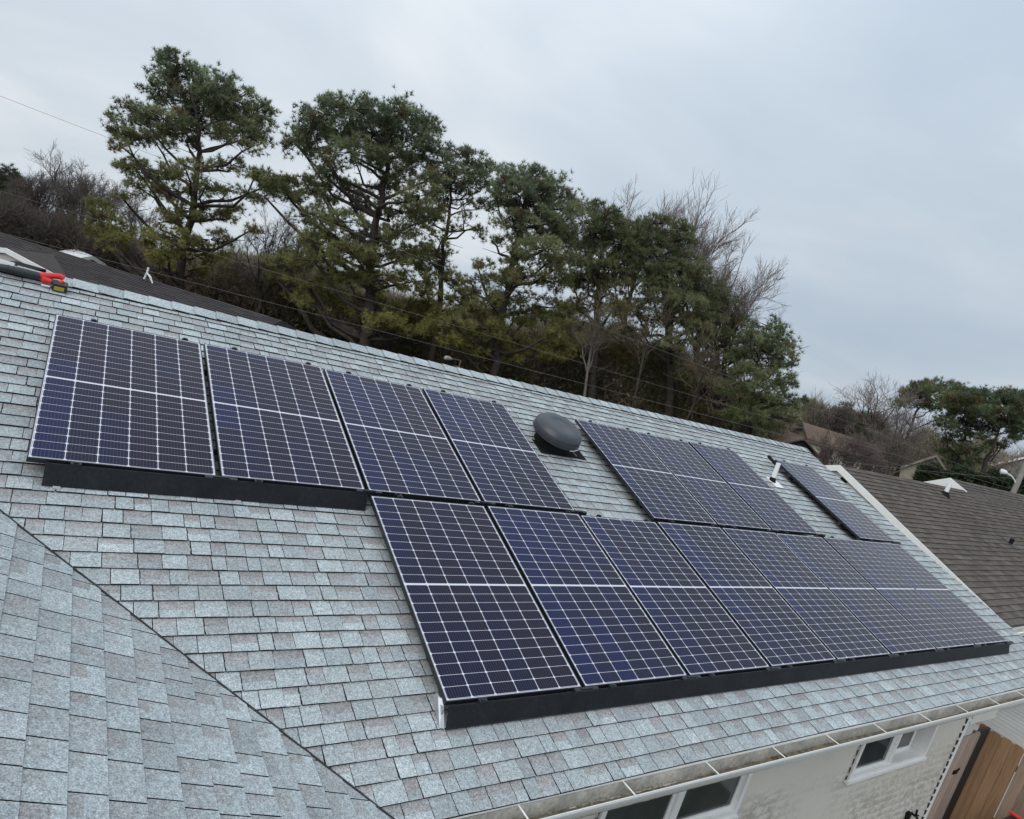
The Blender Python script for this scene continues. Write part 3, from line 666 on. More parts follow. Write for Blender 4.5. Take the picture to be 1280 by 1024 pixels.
# skirts along the bottom edges
def skirt(u0, u1, vt, lab, bracket):
    t = Thing('array_skirt', RP(u0, vt, HR), lab, 'skirt')
    b = MB(); n = max(1, int((u1 - u0) / 1.14)); us = np.linspace(u0, u1, n + 1)
    for a, c in zip(us[:-1], us[1:]):
        a2, c2 = a + 0.0008, c - 0.0008
        b.hexa([RP(a2, vt + .098, -.121), RP(c2, vt + .098, -.121), RP(c2, vt + .094, -.121), RP(a2, vt + .094, -.121), RP(a2, vt + .026, -.012), RP(c2, vt + .026, -.012), RP(c2, vt + .018, -.012), RP(a2, vt + .018, -.012)])
        b.hexa([RP(a2, vt + .106, -.126), RP(c2, vt + .106, -.126), RP(c2, vt + .094, -.126), RP(a2, vt + .094, -.126), RP(a2, vt + .106, -.121), RP(c2, vt + .106, -.121), RP(c2, vt + .094, -.121), RP(a2, vt + .094, -.121)])
    t.part(b, 'panel_strip', M['skirt'])
    for ub in bracket:
        f = MB(); f.hexa([RP(ub - .02, vt + .13, HR + .004), RP(ub + .02, vt + .13, HR + .004), RP(ub + .02, vt + .05, HR + .004), RP(ub - .02, vt + .05, HR + .004), RP(ub - .02, vt + .13, HR + .018), RP(ub + .02, vt + .13, HR + .018), RP(ub + .02, vt + .05, HR + .018), RP(ub - .02, vt + .05, HR + .018)])
        t.part(f, 'bracket', M['silver'])
    return t
skirt(0.10, 2.275, PH, 'dark metal skirt under the bottom edge of the two leftmost upper panels', (0.18, 1.28))
sk = skirt(2.300, 11.42, 2 * PH + GY, 'long dark metal skirt along the bottom edge of the lower row', ())
f = MB(); vt = 2 * PH + GY                    # bare metal bracket at the left end
f.hexa([RP(2.262, vt + .085, -.125), RP(2.292, vt + .098, -.125), RP(2.292, vt + .090, -.125), RP(2.262, vt + .075, -.125), RP(2.262, vt - .06, -.03), RP(2.292, vt - .03, -.03), RP(2.292, vt - .04, -.03), RP(2.262, vt - .07, -.03)])
f.hexa([RP(2.272, vt + .05, -.13), RP(2.285, vt + .05, -.13), RP(2.285, vt - .10, -.13), RP(2.272, vt - .10, -.13), RP(2.272, vt + .02, -.05), RP(2.285, vt + .02, -.05), RP(2.285, vt - .10, -.05), RP(2.272, vt - .10, -.05)])
sk.part(f, 'bracket', M['silver'])

# ---------------------------------------------------------------- roof vents
fu, fv = 5.07, 0.50
fan = Thing('roof_vent', RP(fu, fv, HR), 'round black mushroom roof vent in the gap of the upper row of panels', 'roof vent')
T = lambda x, y, z: RP(fu + x, fv - y, HR + z)
b = MB(); b.lathe([(0.225, 0.012), (0.225, 0.165), (0.20, 0.17)], T, 40); fan.part(b, 'collar', M['rubber'], None, True)
b = MB(); b.lathe([(0.285, 0.150), (0.314, 0.153), (0.318, 0.160), (0.317, 0.168), (0.306, 0.171), (0.306, 0.178), (0.311, 0.181), (0.307, 0.232), (0.302, 0.246), (0.266, 0.290), (0.258, 0.2945), (0.250, 0.2945), (0.246, 0.2975), (0.19, 0.301), (0.13, 0.303), (0.126, 0.3005), (0.06, 0.303), (0.002, 0.304)], T, 56)
dome = fan.part(b, 'cap', M['fan_black'], None, True)
b = MB(); b.tube([T(0.326 * math.cos(t), 0.326 * math.sin(t), 0.157) for t in np.linspace(-1.5, 0.5, 24)], 0.006, 6); fan.part(b, 'rim', M['silver'], dome, True)
b = MB()
for k in range(10):
    a = -1.2 + k * 0.16; b.box((-0.004, 0, 0), (0.004, 0.05, 0.006), T=lambda x, y, z: T((0.275 + y * .6) * math.cos(a + math.pi) - x * math.sin(a), (0.275 + y * .6) * math.sin(a + math.pi) + x * math.cos(a), 0.262 - y * 0.55 + z))
fan.part(b, 'rib', M['fan_black'], dome)
b = MB(); b.hexa([RP(4.80, 0.735, HR + .006), RP(5.50, 0.735, HR + .006), RP(5.50, 0.47, HR + .004), RP(4.80, 0.47, HR + .004), RP(4.80, 0.735, HR + .019), RP(5.50, 0.735, HR + .019), RP(5.50, 0.47, HR + .012), RP(4.80, 0.47, HR + .012)])
fan.part(b, 'flashing', M['rubber'])
b = MB(); b.tube([RP(5.33, .56, HR + .02), RP(5.36, .70, HR + .022)], .006, 6); fan.part(b, 'bolt', M['silver'])

vp = RP(9.72, 0.50, HR)
pipe = Thing('vent_pipe', vp, 'white plastic vent pipe on the grey roof left of the lone far panel', 'vent pipe')
b = MB(); b.tube([vp - (0, 0, .02), vp + (0, 0, .32)], 0.036, 20); b.tube([vp + (0, 0, .318), vp + (0, 0, .321)], 0.028, 16); pipe.part(b, 'pipe', M['pvc'], None, True)
b = MB(); b.tube([vp - (0, 0, .02), vp + (0, 0, .05), vp + (0, 0, .075)], [.066, .05, .040], 16); pipe.part(b, 'boot', M['rubber'], None, True)
b = MB(); b.hexa([RP(9.66, .66, HR + .008), RP(9.86, .66, HR + .008), RP(9.86, .40, HR + .005), RP(9.66, .40, HR + .005), RP(9.66, .66, HR + .02), RP(9.86, .66, HR + .02), RP(9.86, .40, HR + .014), RP(9.66, .40, HR + .014)])
pipe.part(b, 'flashing', M['pvc'])
P0 = RP(10.20, -0.10, -.02)
b = MB(); b.tube([P0, RP(10.19, 0.06, -.03), RP(10.23, 0.20, -.05)], 0.028, 8)
single(b, 'rail_end', M['rubber'], P0, 'short black rail stub sticking up past the lone far panel', 'rail end', None, True)

# ---------------------------------------------------------------- cordless saw on the ridge
SO = RP(-0.02, V0 + 0.20, HR + 0.02); a = math.atan2(-0.02, 1)
ex = np.array([1, 0, 0.0]); en = np.array([0, -SN, CS]); es = np.array([0, -CS, -SN])
ST = lambda x, y, z: SO + ex * (x * 0.95) + es * y + en * z
saw = Thing('cordless_saw', SO, 'black and red cordless saw lying on the roof ridge', 'power tool')
def tubeT(pts, rad, n=14):
    t_ = MB(); t_.tube([ST(*p) for p in pts], rad, n); return t_
bodym = tubeT([(-0.50, -.02, .05), (-0.48, -.02, .05), (-0.42, -.016, .052), (-0.30, -.01, .054), (-0.20, -.005, .054), (-0.15, -.005, .053)], [.018, .027, .033, .036, .036, .035])
saw.part(bodym, 'body', M['tool_black'], None, True)
sh = tubeT([(-0.66, -.025, .04), (-0.58, -.022, .045), (-0.50, -.02, .05)], [.018, .026, .028]); saw.part(sh, 'shoe', M['silver'], None, True)
hm = tubeT([(-0.155, -.01, .055), (-0.10, -.02, .065), (-0.05, -.03, .078), (0.0, -.03, .085), (0.03, -.02, .08)], [.036, .031, .026, .026, .023]); saw.part(hm, 'housing', M['red'], None, True)
hm = tubeT([(-0.13, .005, .04), (-0.06, .02, .04), (0.0, .03, .045), (0.035, .015, .065)], [.034, .025, .024, .023]); hd = saw.part(hm, 'handle', M['red'], None, True)
hm = tubeT([(-0.055, .021, .041), (-0.025, .0255, .0425), (0.002, .030, .0455)], [.0262, .0262, .0252]); saw.part(hm, 'grip', M['tool_black'], hd, True)
for xv in (-0.40, -0.36, -0.32): saw.part(tubeT([(xv, -.0135, .0535), (xv + .008, -.013, .0535)], [.0365, .0365]), 'collar', M['rail'])
b = MB()
def rb(lo, hi): b.box(lo, hi, T=ST)
rb((-0.045, .02, .0), (0.075, .10, .056)); rb((-0.038, .015, .054), (0.07, .093, .064))
bat = saw.part(b, 'battery', M['tool_black'])
b = MB(); rb((-0.030, .1002, .008), (0.050, .103, .046)); saw.part(b, 'label', M['yellow'], bat)
b = MB(); rb((-0.13, .05, .004), (-0.06, .065, .012)); saw.part(b, 'switch', M['pvc'])

# ---------------------------------------------------------------- side yard: fence, gate, bin
def pickets(th, name, P0, axis, out, n, w, z0, z1, colf, dogear=True, gap=0.003, t=0.018, seed=0):
    rr = random.Random(seed); axis = np.array(axis, float); out = np.array(out, float); P0 = np.array(P0, float)
    b = MB()
    for k in range(n):
        c = colf(k, rr); zt = z1 + rr.uniform(-0.012, 0.012); s0 = k * w + gap / 2; s1 = (k + 1) * w - gap / 2; e = 0.03
        pr = [(s0, z0), (s1, z0), (s1, zt - e), (s1 - e, zt), (s0 + e, zt), (s0, zt - e)] if dogear else [(s0, z0), (s1, z0), (s1, zt), (s0, zt)]
        m_ = len(pr); j = rr.uniform(-.003, .003)
        A = [P0 + axis * s + out * (t / 2 + j) + np.array([0, 0, z]) for s, z in pr]; B_ = [P0 + axis * s - out * (t / 2 - j) + np.array([0, 0, z]) for s, z in pr]
        b.add(A + B_, [tuple(range(m_)), tuple(range(2 * m_ - 1, m_ - 1, -1))] + [(i, m_ + i, m_ + (i + 1) % m_, (i + 1) % m_) for i in range(m_)], 0, c)
    return th.part(b, name, M['wood'])
FX = 12.55
gate = Thing('wooden_gate', (FX, -3.46, 0), 'brown plank side gate with dog eared tops beyond the house corner', 'gate')
pickets(gate, 'plank', (FX, -3.43, 0), (0, -1, 0), (-1, 0, 0), 4, 0.150, 0.08, G - 2.815, lambda k, r_: tuple(np.array([1.12, 1.05, 0.98]) * r_.uniform(0.9, 1.15)), seed=1)
b = MB(); b.box((FX + 0.02, -4.03, 0.5), (FX + 0.06, -3.43, 0.6)); b.box((FX + 0.02, -4.03, 1.4), (FX + 0.06, -3.43, 1.5)); gate.part(b, 'brace', M['wood'])
for zz in (1.46, 0.92):
    b = MB(); b.box((FX - 0.42, -3.49, zz), (FX - 0.012, -3.47, zz + 0.045)); gate.part(b, 'hinge', M['pole'])
b = MB(); lp = on(1192, 963, 1, -3.60); b.box((lp[0] - .07, -3.64, lp[2] - .03), (lp[0] + .05, -3.61, lp[2] + .02)); b.tube([(lp[0] + .05, -3.625, lp[2]), (lp[0] + .11, -3.625, lp[2] + .03)], .014, 6)
gate.part(b, 'latch', M['rubber'])
fen = Thing('wooden_fence', (FX, -5.0, 0), 'weathered greyish plank fence running on from the brown gate', 'fence')
pickets(fen, 'plank', (FX, -4.04, 0), (0, -1, 0), (-1, 0, 0), 24, 0.145, 0.05, G - 2.83, lambda k, r_: tuple(np.array([0.98, 1.12, 1.35]) * r_.uniform(0.75, 1.1)), seed=2)
b = MB(); b.box((FX + 0.02, -7.5, 0.5), (FX + 0.06, -4.04, 0.6)); b.box((FX + 0.02, -7.5, 1.4), (FX + 0.06, -4.04, 1.5)); fen.part(b, 'brace', M['wood'])
fp = Thing('fence_panel', (11.6, WY - .01, 0), 'narrow weathered pinkish fence panel between house corner and gate gap', 'fence panel')
pickets(fp, 'plank', (WXR + 0.05, WY - .01, 0), (1, 0, 0), (0, -1, 0), 4, 0.16, 0.05, G - 2.76, lambda k, r_: tuple(np.array([1.25, 1.45, 1.95]) * r_.uniform(0.85, 1.1)), seed=3, dogear=False)
b = MB(); b.box((WXR + .70, WY - .02, 0), (WXR + .74, WY + .07, G - 2.78)); fp.part(b, 'post', M['pole'])
b = MB(); b.box((WXR + .75, WY + .03, 0), (FX - .02, WY + .06, G - 2.80)); fp.part(b, 'gap_shade', M['dark_shade'])  # added near-black board standing in for the shade in the gate gap
bp = on(1287, 1041, 0, 12.0); b = MB()
bn = Thing('wheelie_bin', (bp[0], bp[1], 0), 'black wheeled rubbish bin in front of the grey fence', 'bin')
x, y, z = bp[0], bp[1], bp[2]
b.hexa([(x - .24, y - .24, .05), (x + .24, y - .24, .05), (x + .24, y + .24, .05), (x - .24, y + .24, .05), (x - .3, y - .3, z - .08), (x + .3, y - .3, z - .08), (x + .3, y + .3, z - .08), (x - .3, y + .3, z - .08)]); bn.part(b, 'body', M['bin'])
b = MB(); b.hexa([(x - .32, y - .32, z - .078), (x + .32, y - .32, z - .078), (x + .32, y + .32, z - .078), (x - .32, y + .32, z - .078), (x - .26, y - .26, z + .01), (x + .26, y - .26, z + .01), (x + .26, y + .26, z + .01), (x - .26, y + .26, z + .01)]); bn.part(b, 'lid', M['bin'])
b = MB(); b.tube([(x + .1, y - .3, z + .05), (x + .1, y + .3, z + .05)], .025, 8); bn.part(b, 'handle', M['red'])

# ---------------------------------------------------------------- neighbour house on the right
NX = 16.0
ap = on(1050, 582, 0, NX); ea = on(1262, 785, 0, NX); rg = on(1157, 603.5, 2, ap[2])
rdir = np.array([1.0, (rg[1] - ap[1]) / (rg[0] - ap[0]), 0.0]); rdir /= np.linalg.norm(rdir)
ddir = np.array([0.0, ea[1] - ap[1], ea[2] - ap[2]]); slope_len = np.linalg.norm(ddir); ddir /= slope_len
nn = np.cross(rdir, ddir); nn /= np.linalg.norm(nn); nn = nn if nn[2] > 0 else -nn
NS = lambda u, v, h: ap + rdir * u + ddir * v + nn * h
nb = Thing('neighbour_house', (NX + 6, ap[1], 0), 'neighbouring house on the right with brown shingle roof and white gable boards', 'house')
NL = 19.0
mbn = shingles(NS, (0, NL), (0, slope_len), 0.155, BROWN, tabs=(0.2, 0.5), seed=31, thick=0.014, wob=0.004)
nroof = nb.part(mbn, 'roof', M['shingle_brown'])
b = MB(); slab(b, NS(0, slope_len, -.006), NS(NL, slope_len, -.006), NS(NL, 0, -.006), NS(0, 0, -.006), .08)
rr_ = ddir * np.array([1, -1, 1]); BK = lambda u, v, h: ap + rdir * u + rr_ * v + np.array([0, 0, h])
slab(b, BK(NL, slope_len, -.006), BK(0, slope_len, -.006), BK(0, 0, -.006), BK(NL, 0, -.006), .08); nb.part(b, 'roof_deck', M['underlay'], nroof)
b = MB()                                      # white rake boards facing us
for fn, s in ((NS, 1), (BK, 1)):
    b.hexa([fn(-.03, -.0, -.14), fn(.0, -.0, -.14), fn(.0, slope_len, -.14), fn(-.03, slope_len, -.14), fn(-.03, 0, .012), fn(.0, 0, .012), fn(.0, slope_len, .012), fn(-.03, slope_len, .012)])
nb.part(b, 'rake_board', M['white_trim'], nroof)
b = MB(); yl, yr = ea[1] + .45, ap[1] + (ap[1] - ea[1]) - .45; zt = ap[2] - .15
def gy_(z): return (zt - z) / (abs(ddir[2]) / abs(ddir[1]))
z = ea[2] - 0.1
lap_siding(b, (NX + .10, yl, 0), (0, 1, 0), yr - yl, G - 3.80, z, (-1, 0, 0))
while z < zt - .03:
    hw = gy_(z); s0 = max(yl, ap[1] - hw); s1 = min(yr, ap[1] + hw)
    if s1 > s0 + .05: lap_siding(b, (NX + .10, s0, 0), (0, 1, 0), s1 - s0, z, min(z + .115, zt), (-1, 0, 0))
    z += .115
nb.part(b, 'wall', M['siding_pale'])
b = MB(); b.box((NX + .34, yl, 0), (NX + .40, yr, G - 3.98)); b.box((NX + .42, yl + .02, 0), (NX + NL, yr - .02, ea[2] - .15)); nb.part(b, 'foundation', M['concrete'])
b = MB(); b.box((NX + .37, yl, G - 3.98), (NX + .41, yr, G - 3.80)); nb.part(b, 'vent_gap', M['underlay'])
b = MB(); eN = NS(0, slope_len, 0)
b.hexa([NS(-.02, slope_len + .01, -.13), NS(NL, slope_len + .01, -.13), NS(NL, slope_len + .12, -.13), NS(-.02, slope_len + .12, -.13), NS(-.02, slope_len + .01, -.11), NS(NL, slope_len + .01, -.11), NS(NL, slope_len + .12, -.11), NS(-.02, slope_len + .12, -.11)], 1)
b.hexa([NS(-.02, slope_len + .12, -.13), NS(NL, slope_len + .12, -.13), NS(NL, slope_len + .14, -.13), NS(-.02, slope_len + .14, -.13), NS(-.02, slope_len + .12, -.0), NS(NL, slope_len + .12, -.0), NS(NL, slope_len + .14, -.0), NS(-.02, slope_len + .14, -.0)])
b.hexa([NS(-.02, slope_len, -.16), NS(NL, slope_len, -.16), NS(NL, slope_len + .01, -.16), NS(-.02, slope_len + .01, -.16), NS(-.02, slope_len, -.015), NS(NL, slope_len, -.015), NS(NL, slope_len + .01, -.015), NS(-.02, slope_len + .01, -.015)])
nb.part(b, 'gutter', [M['white_trim'], M['gutter_in']])
# taller second section with its own white gable
a2 = on(1188, 598, 0, 0)
d_ = ray(1188, 598.5); t_ = None
# gable plane: through a point along the ridge, facing -rdir
d6 = ray(1206, 613.5); PR = CAM + d6 * (((ap - CAM) @ nn) / (d6 @ nn)); U2 = float((PR - ap) @ rdir); g0 = NS(U2, 0, 0); t_ = ((g0 - CAM) @ rdir) / (d_ @ rdir); A2 = CAM + d_ * t_
def onG(x, y):
    d = ray(x, y); return CAM + d * (((g0 - CAM) @ rdir) / (d @ rdir))
L2, R2 = onG(1155, 603.5), onG(1206, 613.5)
L2 = A2 + (L2 - A2) * 1.6; R2b = A2 + (R2 - A2) * 1.9
b = MB(); E2 = rdir * (NL - U2)
fr2 = (R2b - A2)
fl2 = fr2 * np.array([-1.0, -1.0, 1]) if False else (L2 - A2)
frn = np.linalg.norm(fr2)
dd2 = fr2 / frn; n2 = np.cross(rdir, dd2); n2 /= np.linalg.norm(n2); n2 = n2 if n2[2] > 0 else -n2
NS2 = lambda u, v, h: A2 + rdir * u + dd2 * v + n2 * h
m2 = shingles(NS2, (0, NL - U2), (0, frn), 0.155, BROWN, tabs=(0.2, 0.5), seed=33, thick=0.014, wob=0.004); nr2 = nb.part(m2, 'roof', M['shingle_brown'])
b = MB(); slab(b, NS2(0, frn, -.006), NS2(NL - U2, frn, -.006), NS2(NL - U2, 0, -.006), NS2(0, 0, -.006), .05)
dl2 = fl2 / np.linalg.norm(fl2); slab(b, A2 + dl2 * 2.2, A2 + dl2 * 2.2 + E2, A2 + E2, A2, .05); nb.part(b, 'roof_deck', M['underlay'], nr2)
b = MB()
for dd_, ln in ((dd2, frn * .6), (dl2, np.linalg.norm(fl2))):
    o_ = -rdir * .04; up = np.array([0, 0, 1.0])
    P4 = [A2, A2 + dd_ * ln]
    b.hexa([P4[0] - up * .26 + o_, P4[0] - up * .26, P4[1] - up * .24, P4[1] - up * .24 + o_, P4[0] + up * .03 + o_, P4[0] + up * .03, P4[1] + up * .03, P4[1] + up * .03 + o_])
nb.part(b, 'rake_board', M['white_trim'], nr2)
b = MB(); q0 = A2 - np.array([0, 0, .08]) + rdir * .06
b.add([q0, q0 + dd2 * frn * .6 - np.array([0, 0, .1]), q0 + dl2 * np.linalg.norm(fl2) - np.array([0, 0, .1]), q0 + rdir * .05, q0 + rdir * .05 + dd2 * frn * .6 - np.array([0, 0, .1]), q0 + rdir * .05 + dl2 * np.linalg.norm(fl2) - np.array([0, 0, .1])],
      [(0, 2, 1), (3, 4, 5), (0, 1, 4, 3), (1, 2, 5, 4), (2, 0, 3, 5)]); nb.part(b, 'wall', M['cream'])
def on_plane(x, y, P, n):
    d = ray(x, y); return CAM + d * (((P - CAM) @ n) / (d @ n))
for (x, y, hgt, white, lab) in ((1181, 619, .36, True, 'white vent pipe on the brown roof in front of the small white gable'), (1263, 680, .16, False, 'small dark vent pipe low on the brown roof at the right')):
    P = on_plane(x, y, NS(0, 0, 0), nn); t = Thing('vent_pipe', P, lab, 'vent pipe')
    b = MB()
    if white:
        b.tube([P, P + (0, 0, hgt)], .06, 14); t.part(b, 'pipe', M['pvc'], None, True)
        b = MB(); b.tube([P - (0, 0, .03), P + (0, 0, .06), P + (0, 0, .11)], [.15, .10, .066], 12); t.part(b, 'boot', M['rubber'], None, True)
    else:
        b.tube([P - (0, 0, .02), P + (0, 0, hgt)], .055, 12); t.part(b, 'pipe', M['rubber'], None, True)
        b = MB(); b.hexa([P + rdir * -.2 + ddir * .2, P + rdir * .2 + ddir * .2, P + rdir * .2 - ddir * .2, P - rdir * .2 - ddir * .2] + [p + nn * .025 for p in (P + rdir * -.2 + ddir * .2, P + rdir * .2 + ddir * .2, P + rdir * .2 - ddir * .2, P - rdir * .2 - ddir * .2)]); t.part(b, 'flashing', M['rail'])
P = on(1056, 603, 0, NX + .2)
t = Thing('floodlight', P, 'small dark floodlight on the neighbour gable below the white rake board', 'floodlight')
b = MB(); b.box((NX + .28, P[1] - .05, P[2] - .14), (NX + .34, P[1] + .05, P[2] - .02)); b.tube([(NX + .3, P[1], P[2] - .08), (NX + .16, P[1], P[2] - .03)], .02, 8); t.part(b, 'mount', M['white_trim'])
b = MB(); b.tube([(NX + .24, P[1], P[2] - .03), (NX + .10, P[1] - .02, P[2] + .03), (NX + .02, P[1] - .04, P[2] + .05)], [.045, .07, .085], 14); t.part(b, 'head', M['rubber'], None, True)

# ---------------------------------------------------------------- houses behind
def gable_house(name, C0, ang, L, Wd, hw, hr, wallm, roofm, lab, over=0.35, windows=(), trim='white_trim', chim=False):
    """C0: ground centre; ridge along the local x axis"""
    t = Thing(name, C0, lab, 'house'); ca, sa = math.cos(ang), math.sin(ang)
    Tr = lambda x, y, z: np.array([C0[0] + ca * x - sa * y, C0[1] + sa * x + ca * y, z])
    b = MB(); x0, x1, y0, y1 = -L / 2, L / 2, -Wd / 2, Wd / 2
    gz0 = terr(C0[0], C0[1]) - .1
    b.add([Tr(x0, y0, gz0), Tr(x1, y0, gz0), Tr(x1, y1, gz0), Tr(x0, y1, gz0), Tr(x0, y0, hw), Tr(x1, y0, hw), Tr(x1, y1, hw), Tr(x0, y1, hw), Tr(x0, 0, hr - .12), Tr(x1, 0, hr - .12)],
          [(0, 1, 5, 4), (2, 3, 7, 6), (1, 2, 6, 9, 5), (3, 0, 4, 8, 7), (4, 5, 9, 8), (6, 7, 8, 9)]); t.part(b, 'wall', wallm)
    b = MB(); sl_ = (hr - hw) / (Wd / 2); yo = Wd / 2 + over; zo = hr - sl_ * yo
    for s in (-1, 1):
        A_, B_, C_, D_ = Tr(x0 - over, s * yo, zo), Tr(x1 + over, s * yo, zo), Tr(x1 + over, 0, hr), Tr(x0 - over, 0, hr)
        b.hexa([A_ - (0, 0, .1), B_ - (0, 0, .1), C_ - (0, 0, .1), D_ - (0, 0, .1), A_, B_, C_, D_])
    rf = t.part(b, 'roof', roofm)
    b = MB()
    for xe in (x0 - over, x1 + over):
        for s in (-1, 1):
            e = .03 if xe > 0 else -.03
            b.hexa([Tr(xe, s * yo, zo - .2), Tr(xe + e, s * yo, zo - .2), Tr(xe + e, 0, hr - .2), Tr(xe, 0, hr - .2), Tr(xe, s * yo, zo + .015), Tr(xe + e, s * yo, zo + .015), Tr(xe + e, 0, hr + .015), Tr(xe, 0, hr + .015)])
    for s in (-1, 1): b.box((x0 - over, s * yo - .03 * (s < 0), zo - .2), (x1 + over, s * yo + .03 * (s > 0), zo - .01), T=Tr)
    t.part(b, 'rake_board', M[trim], rf)
    for (face, s, z0, w, h) in windows:
        b = MB(); g = MB()
        for bb, k, d in ((b, .06, .03), (g, 0, .05)):
            if face in 'fb':
                y = (-Wd / 2 - d) if face == 'f' else (Wd / 2 + d); bb.box((s - w / 2 - k, min(y, y + .02), z0 - k), (s + w / 2 + k, max(y, y + .02), z0 + h + k), T=Tr)
            else:
                x = (L / 2 + d) if face == 'r' else (-L / 2 - d); bb.box((min(x, x + .02), s - w / 2 - k, z0 - k), (max(x, x + .02), s + w / 2 + k, z0 + h + k), T=Tr)
        wn = t.part(b, 'window', M['vinyl']); t.part(g, 'pane', M['glass_dark'], wn)
    if chim:
        b = MB(); b.box((1.5, -.9, hr - 1), (2.2, -.3, hr + .5), T=Tr); t.part(b, 'chimney', M['brick_tan'], rf)
    return t, Tr
# dark roofed house just behind our ridge, with a small front gable at the left
rA, rB = px(-70, 268, 22), px(338, 398, 22); zR = (rA[2] + rB[2]) / 2; mid_ = (rA + rB) / 2; ang = math.atan2(rB[1] - rA[1], rB[0] - rA[0]); LL = np.linalg.norm((rB - rA)[:2]) + 3
ca, sa = math.cos(ang), math.sin(ang)
c0 = np.array([mid_[0] - ca * 1.5, mid_[1] - sa * 1.5, 0])
rear, RT = gable_house('rear_house', c0, ang, LL, 7.0, 2.25, zR, M['grey_wall'], M['underlay'], 'low house with dark brown shingle roof just behind the ridge at the left', trim='roof_dark', windows=[('f', -1, 1.0, 1.2, 1.0)])
yo = 3.85; sl_ = (zR - 2.25) / 3.5; ln = math.hypot(yo, sl_ * yo)
RS = lambda u, v, h: RT(-LL / 2 - .35 + u, -v * yo / ln - h * sl_ / math.hypot(1, sl_), zR - v * sl_ * yo / ln + h / math.hypot(1, sl_))
rear.part(shingles(RS, (0, LL + .7), (0, ln), .15, BLACK, tabs=(.25, .6), seed=41, thick=.012, wob=.003, lift=.004), 'shingles', M['shingle_brown'])
# front gable: apex and right rake as seen
gA = px(8, 311, 19.6); gR = px(66, 342, 19.0)
fo = np.array([math.sin(ang), -math.cos(ang), 0]); al = np.array([ca, sa, 0])
d0 = ray(66, 342); t0 = ((gA - CAM) @ fo) / (d0 @ fo); gR = CAM + d0 * t0
rise = gA[2] - gR[2]; run = (gR - gA) @ al
k = 1.35; Rr = gA + al * run * k + np.array([0, 0, -rise * k]); Lr = gA - al * run * k + np.array([0, 0, -rise * k]); bk = -fo * 3.0
gd = Thing('front_gable', (gA[0], gA[1], 0), 'small grey front gable with white rake boards at the far left edge', 'gable')
b = MB(); 
for E_ in (Lr, Rr): b.hexa([E_ - (0, 0, .1), E_ - (0, 0, .1) + bk, gA - (0, 0, .1) + bk, gA - (0, 0, .1), E_, E_ + bk, gA + bk, gA])
gd.part(b, 'roof', M['roof_dark'])
b = MB()
for E_ in (Lr, Rr): b.hexa([E_ - (0, 0, .13), E_ - (0, 0, .13) + fo * .04, gA - (0, 0, .13) + fo * .04, gA - (0, 0, .13), E_ + (0, 0, .02), E_ + (0, 0, .02) + fo * .04, gA + (0, 0, .02) + fo * .04, gA + (0, 0, .02)])
gd.part(b, 'rake_board', M['white_trim'])
b = MB(); wl, wr_ = gA - al * run * k * .92 - fo * .04, gA + al * run * k * .92 - fo * .04; zb = Rr[2] - .1
b.add([(wl[0], wl[1], 0), (wr_[0], wr_[1], 0), (wr_[0], wr_[1], zb), (gA[0] - fo[0] * .04, gA[1] - fo[1] * .04, gA[2] - .11), (wl[0], wl[1], zb)] + [tuple(np.array(p) - fo * 2) for p in [(wl[0], wl[1], 0), (wr_[0], wr_[1], 0), (wr_[0], wr_[1], zb), (gA[0] - fo[0] * .04, gA[1] - fo[1] * .04, gA[2] - .11), (wl[0], wl[1], zb)]],
      [(0, 1, 2, 3, 4), (9, 8, 7, 6, 5), (1, 6, 7, 2), (0, 4, 9, 5)]); gd.part(b, 'wall', M['gable_wall'])
b = MB(); pA, pB = px(-20, 318, 18.2), px(19, 329, 18.2); 
b.hexa([pA - (0, 0, .3), pB - (0, 0, .3), pB - fo * 1.2 - (0, 0, .3), pA - fo * 1.2 - (0, 0, .3), pA - (0, 0, .18), pB - (0, 0, .18), pB - fo * 1.2 - (0, 0, .1), pA - fo * 1.2 - (0, 0, .1)], 1)
b.hexa([pA - (0, 0, .17) + fo * .03, pB - (0, 0, .17) + fo * .03, pB - (0, 0, .17), pA - (0, 0, .17), pA + fo * .03, pB + fo * .03, pB, pA])
gd.part(b, 'porch_eave', [M['white_trim'], M['rubber']])
# pinkish bird-like finial on the rear roof
P = px(181, 345, 21.6); b = MB()
b.tube([P - (0, 0, .1), P + al * .05 + (0, 0, .12), P + al * .18 + (0, 0, .02), P + al * .30 - (0, 0, .16)], [.03, .035, .035, .02], 6); b.tube([P + al * .05 + (0, 0, .12), P + al * .06 + (0, 0, .30)], [.03, .03], 6)
single(b, 'roof_ornament', M['pvc'], P, 'small pale ornament standing on the dark rear roof', 'ornament')

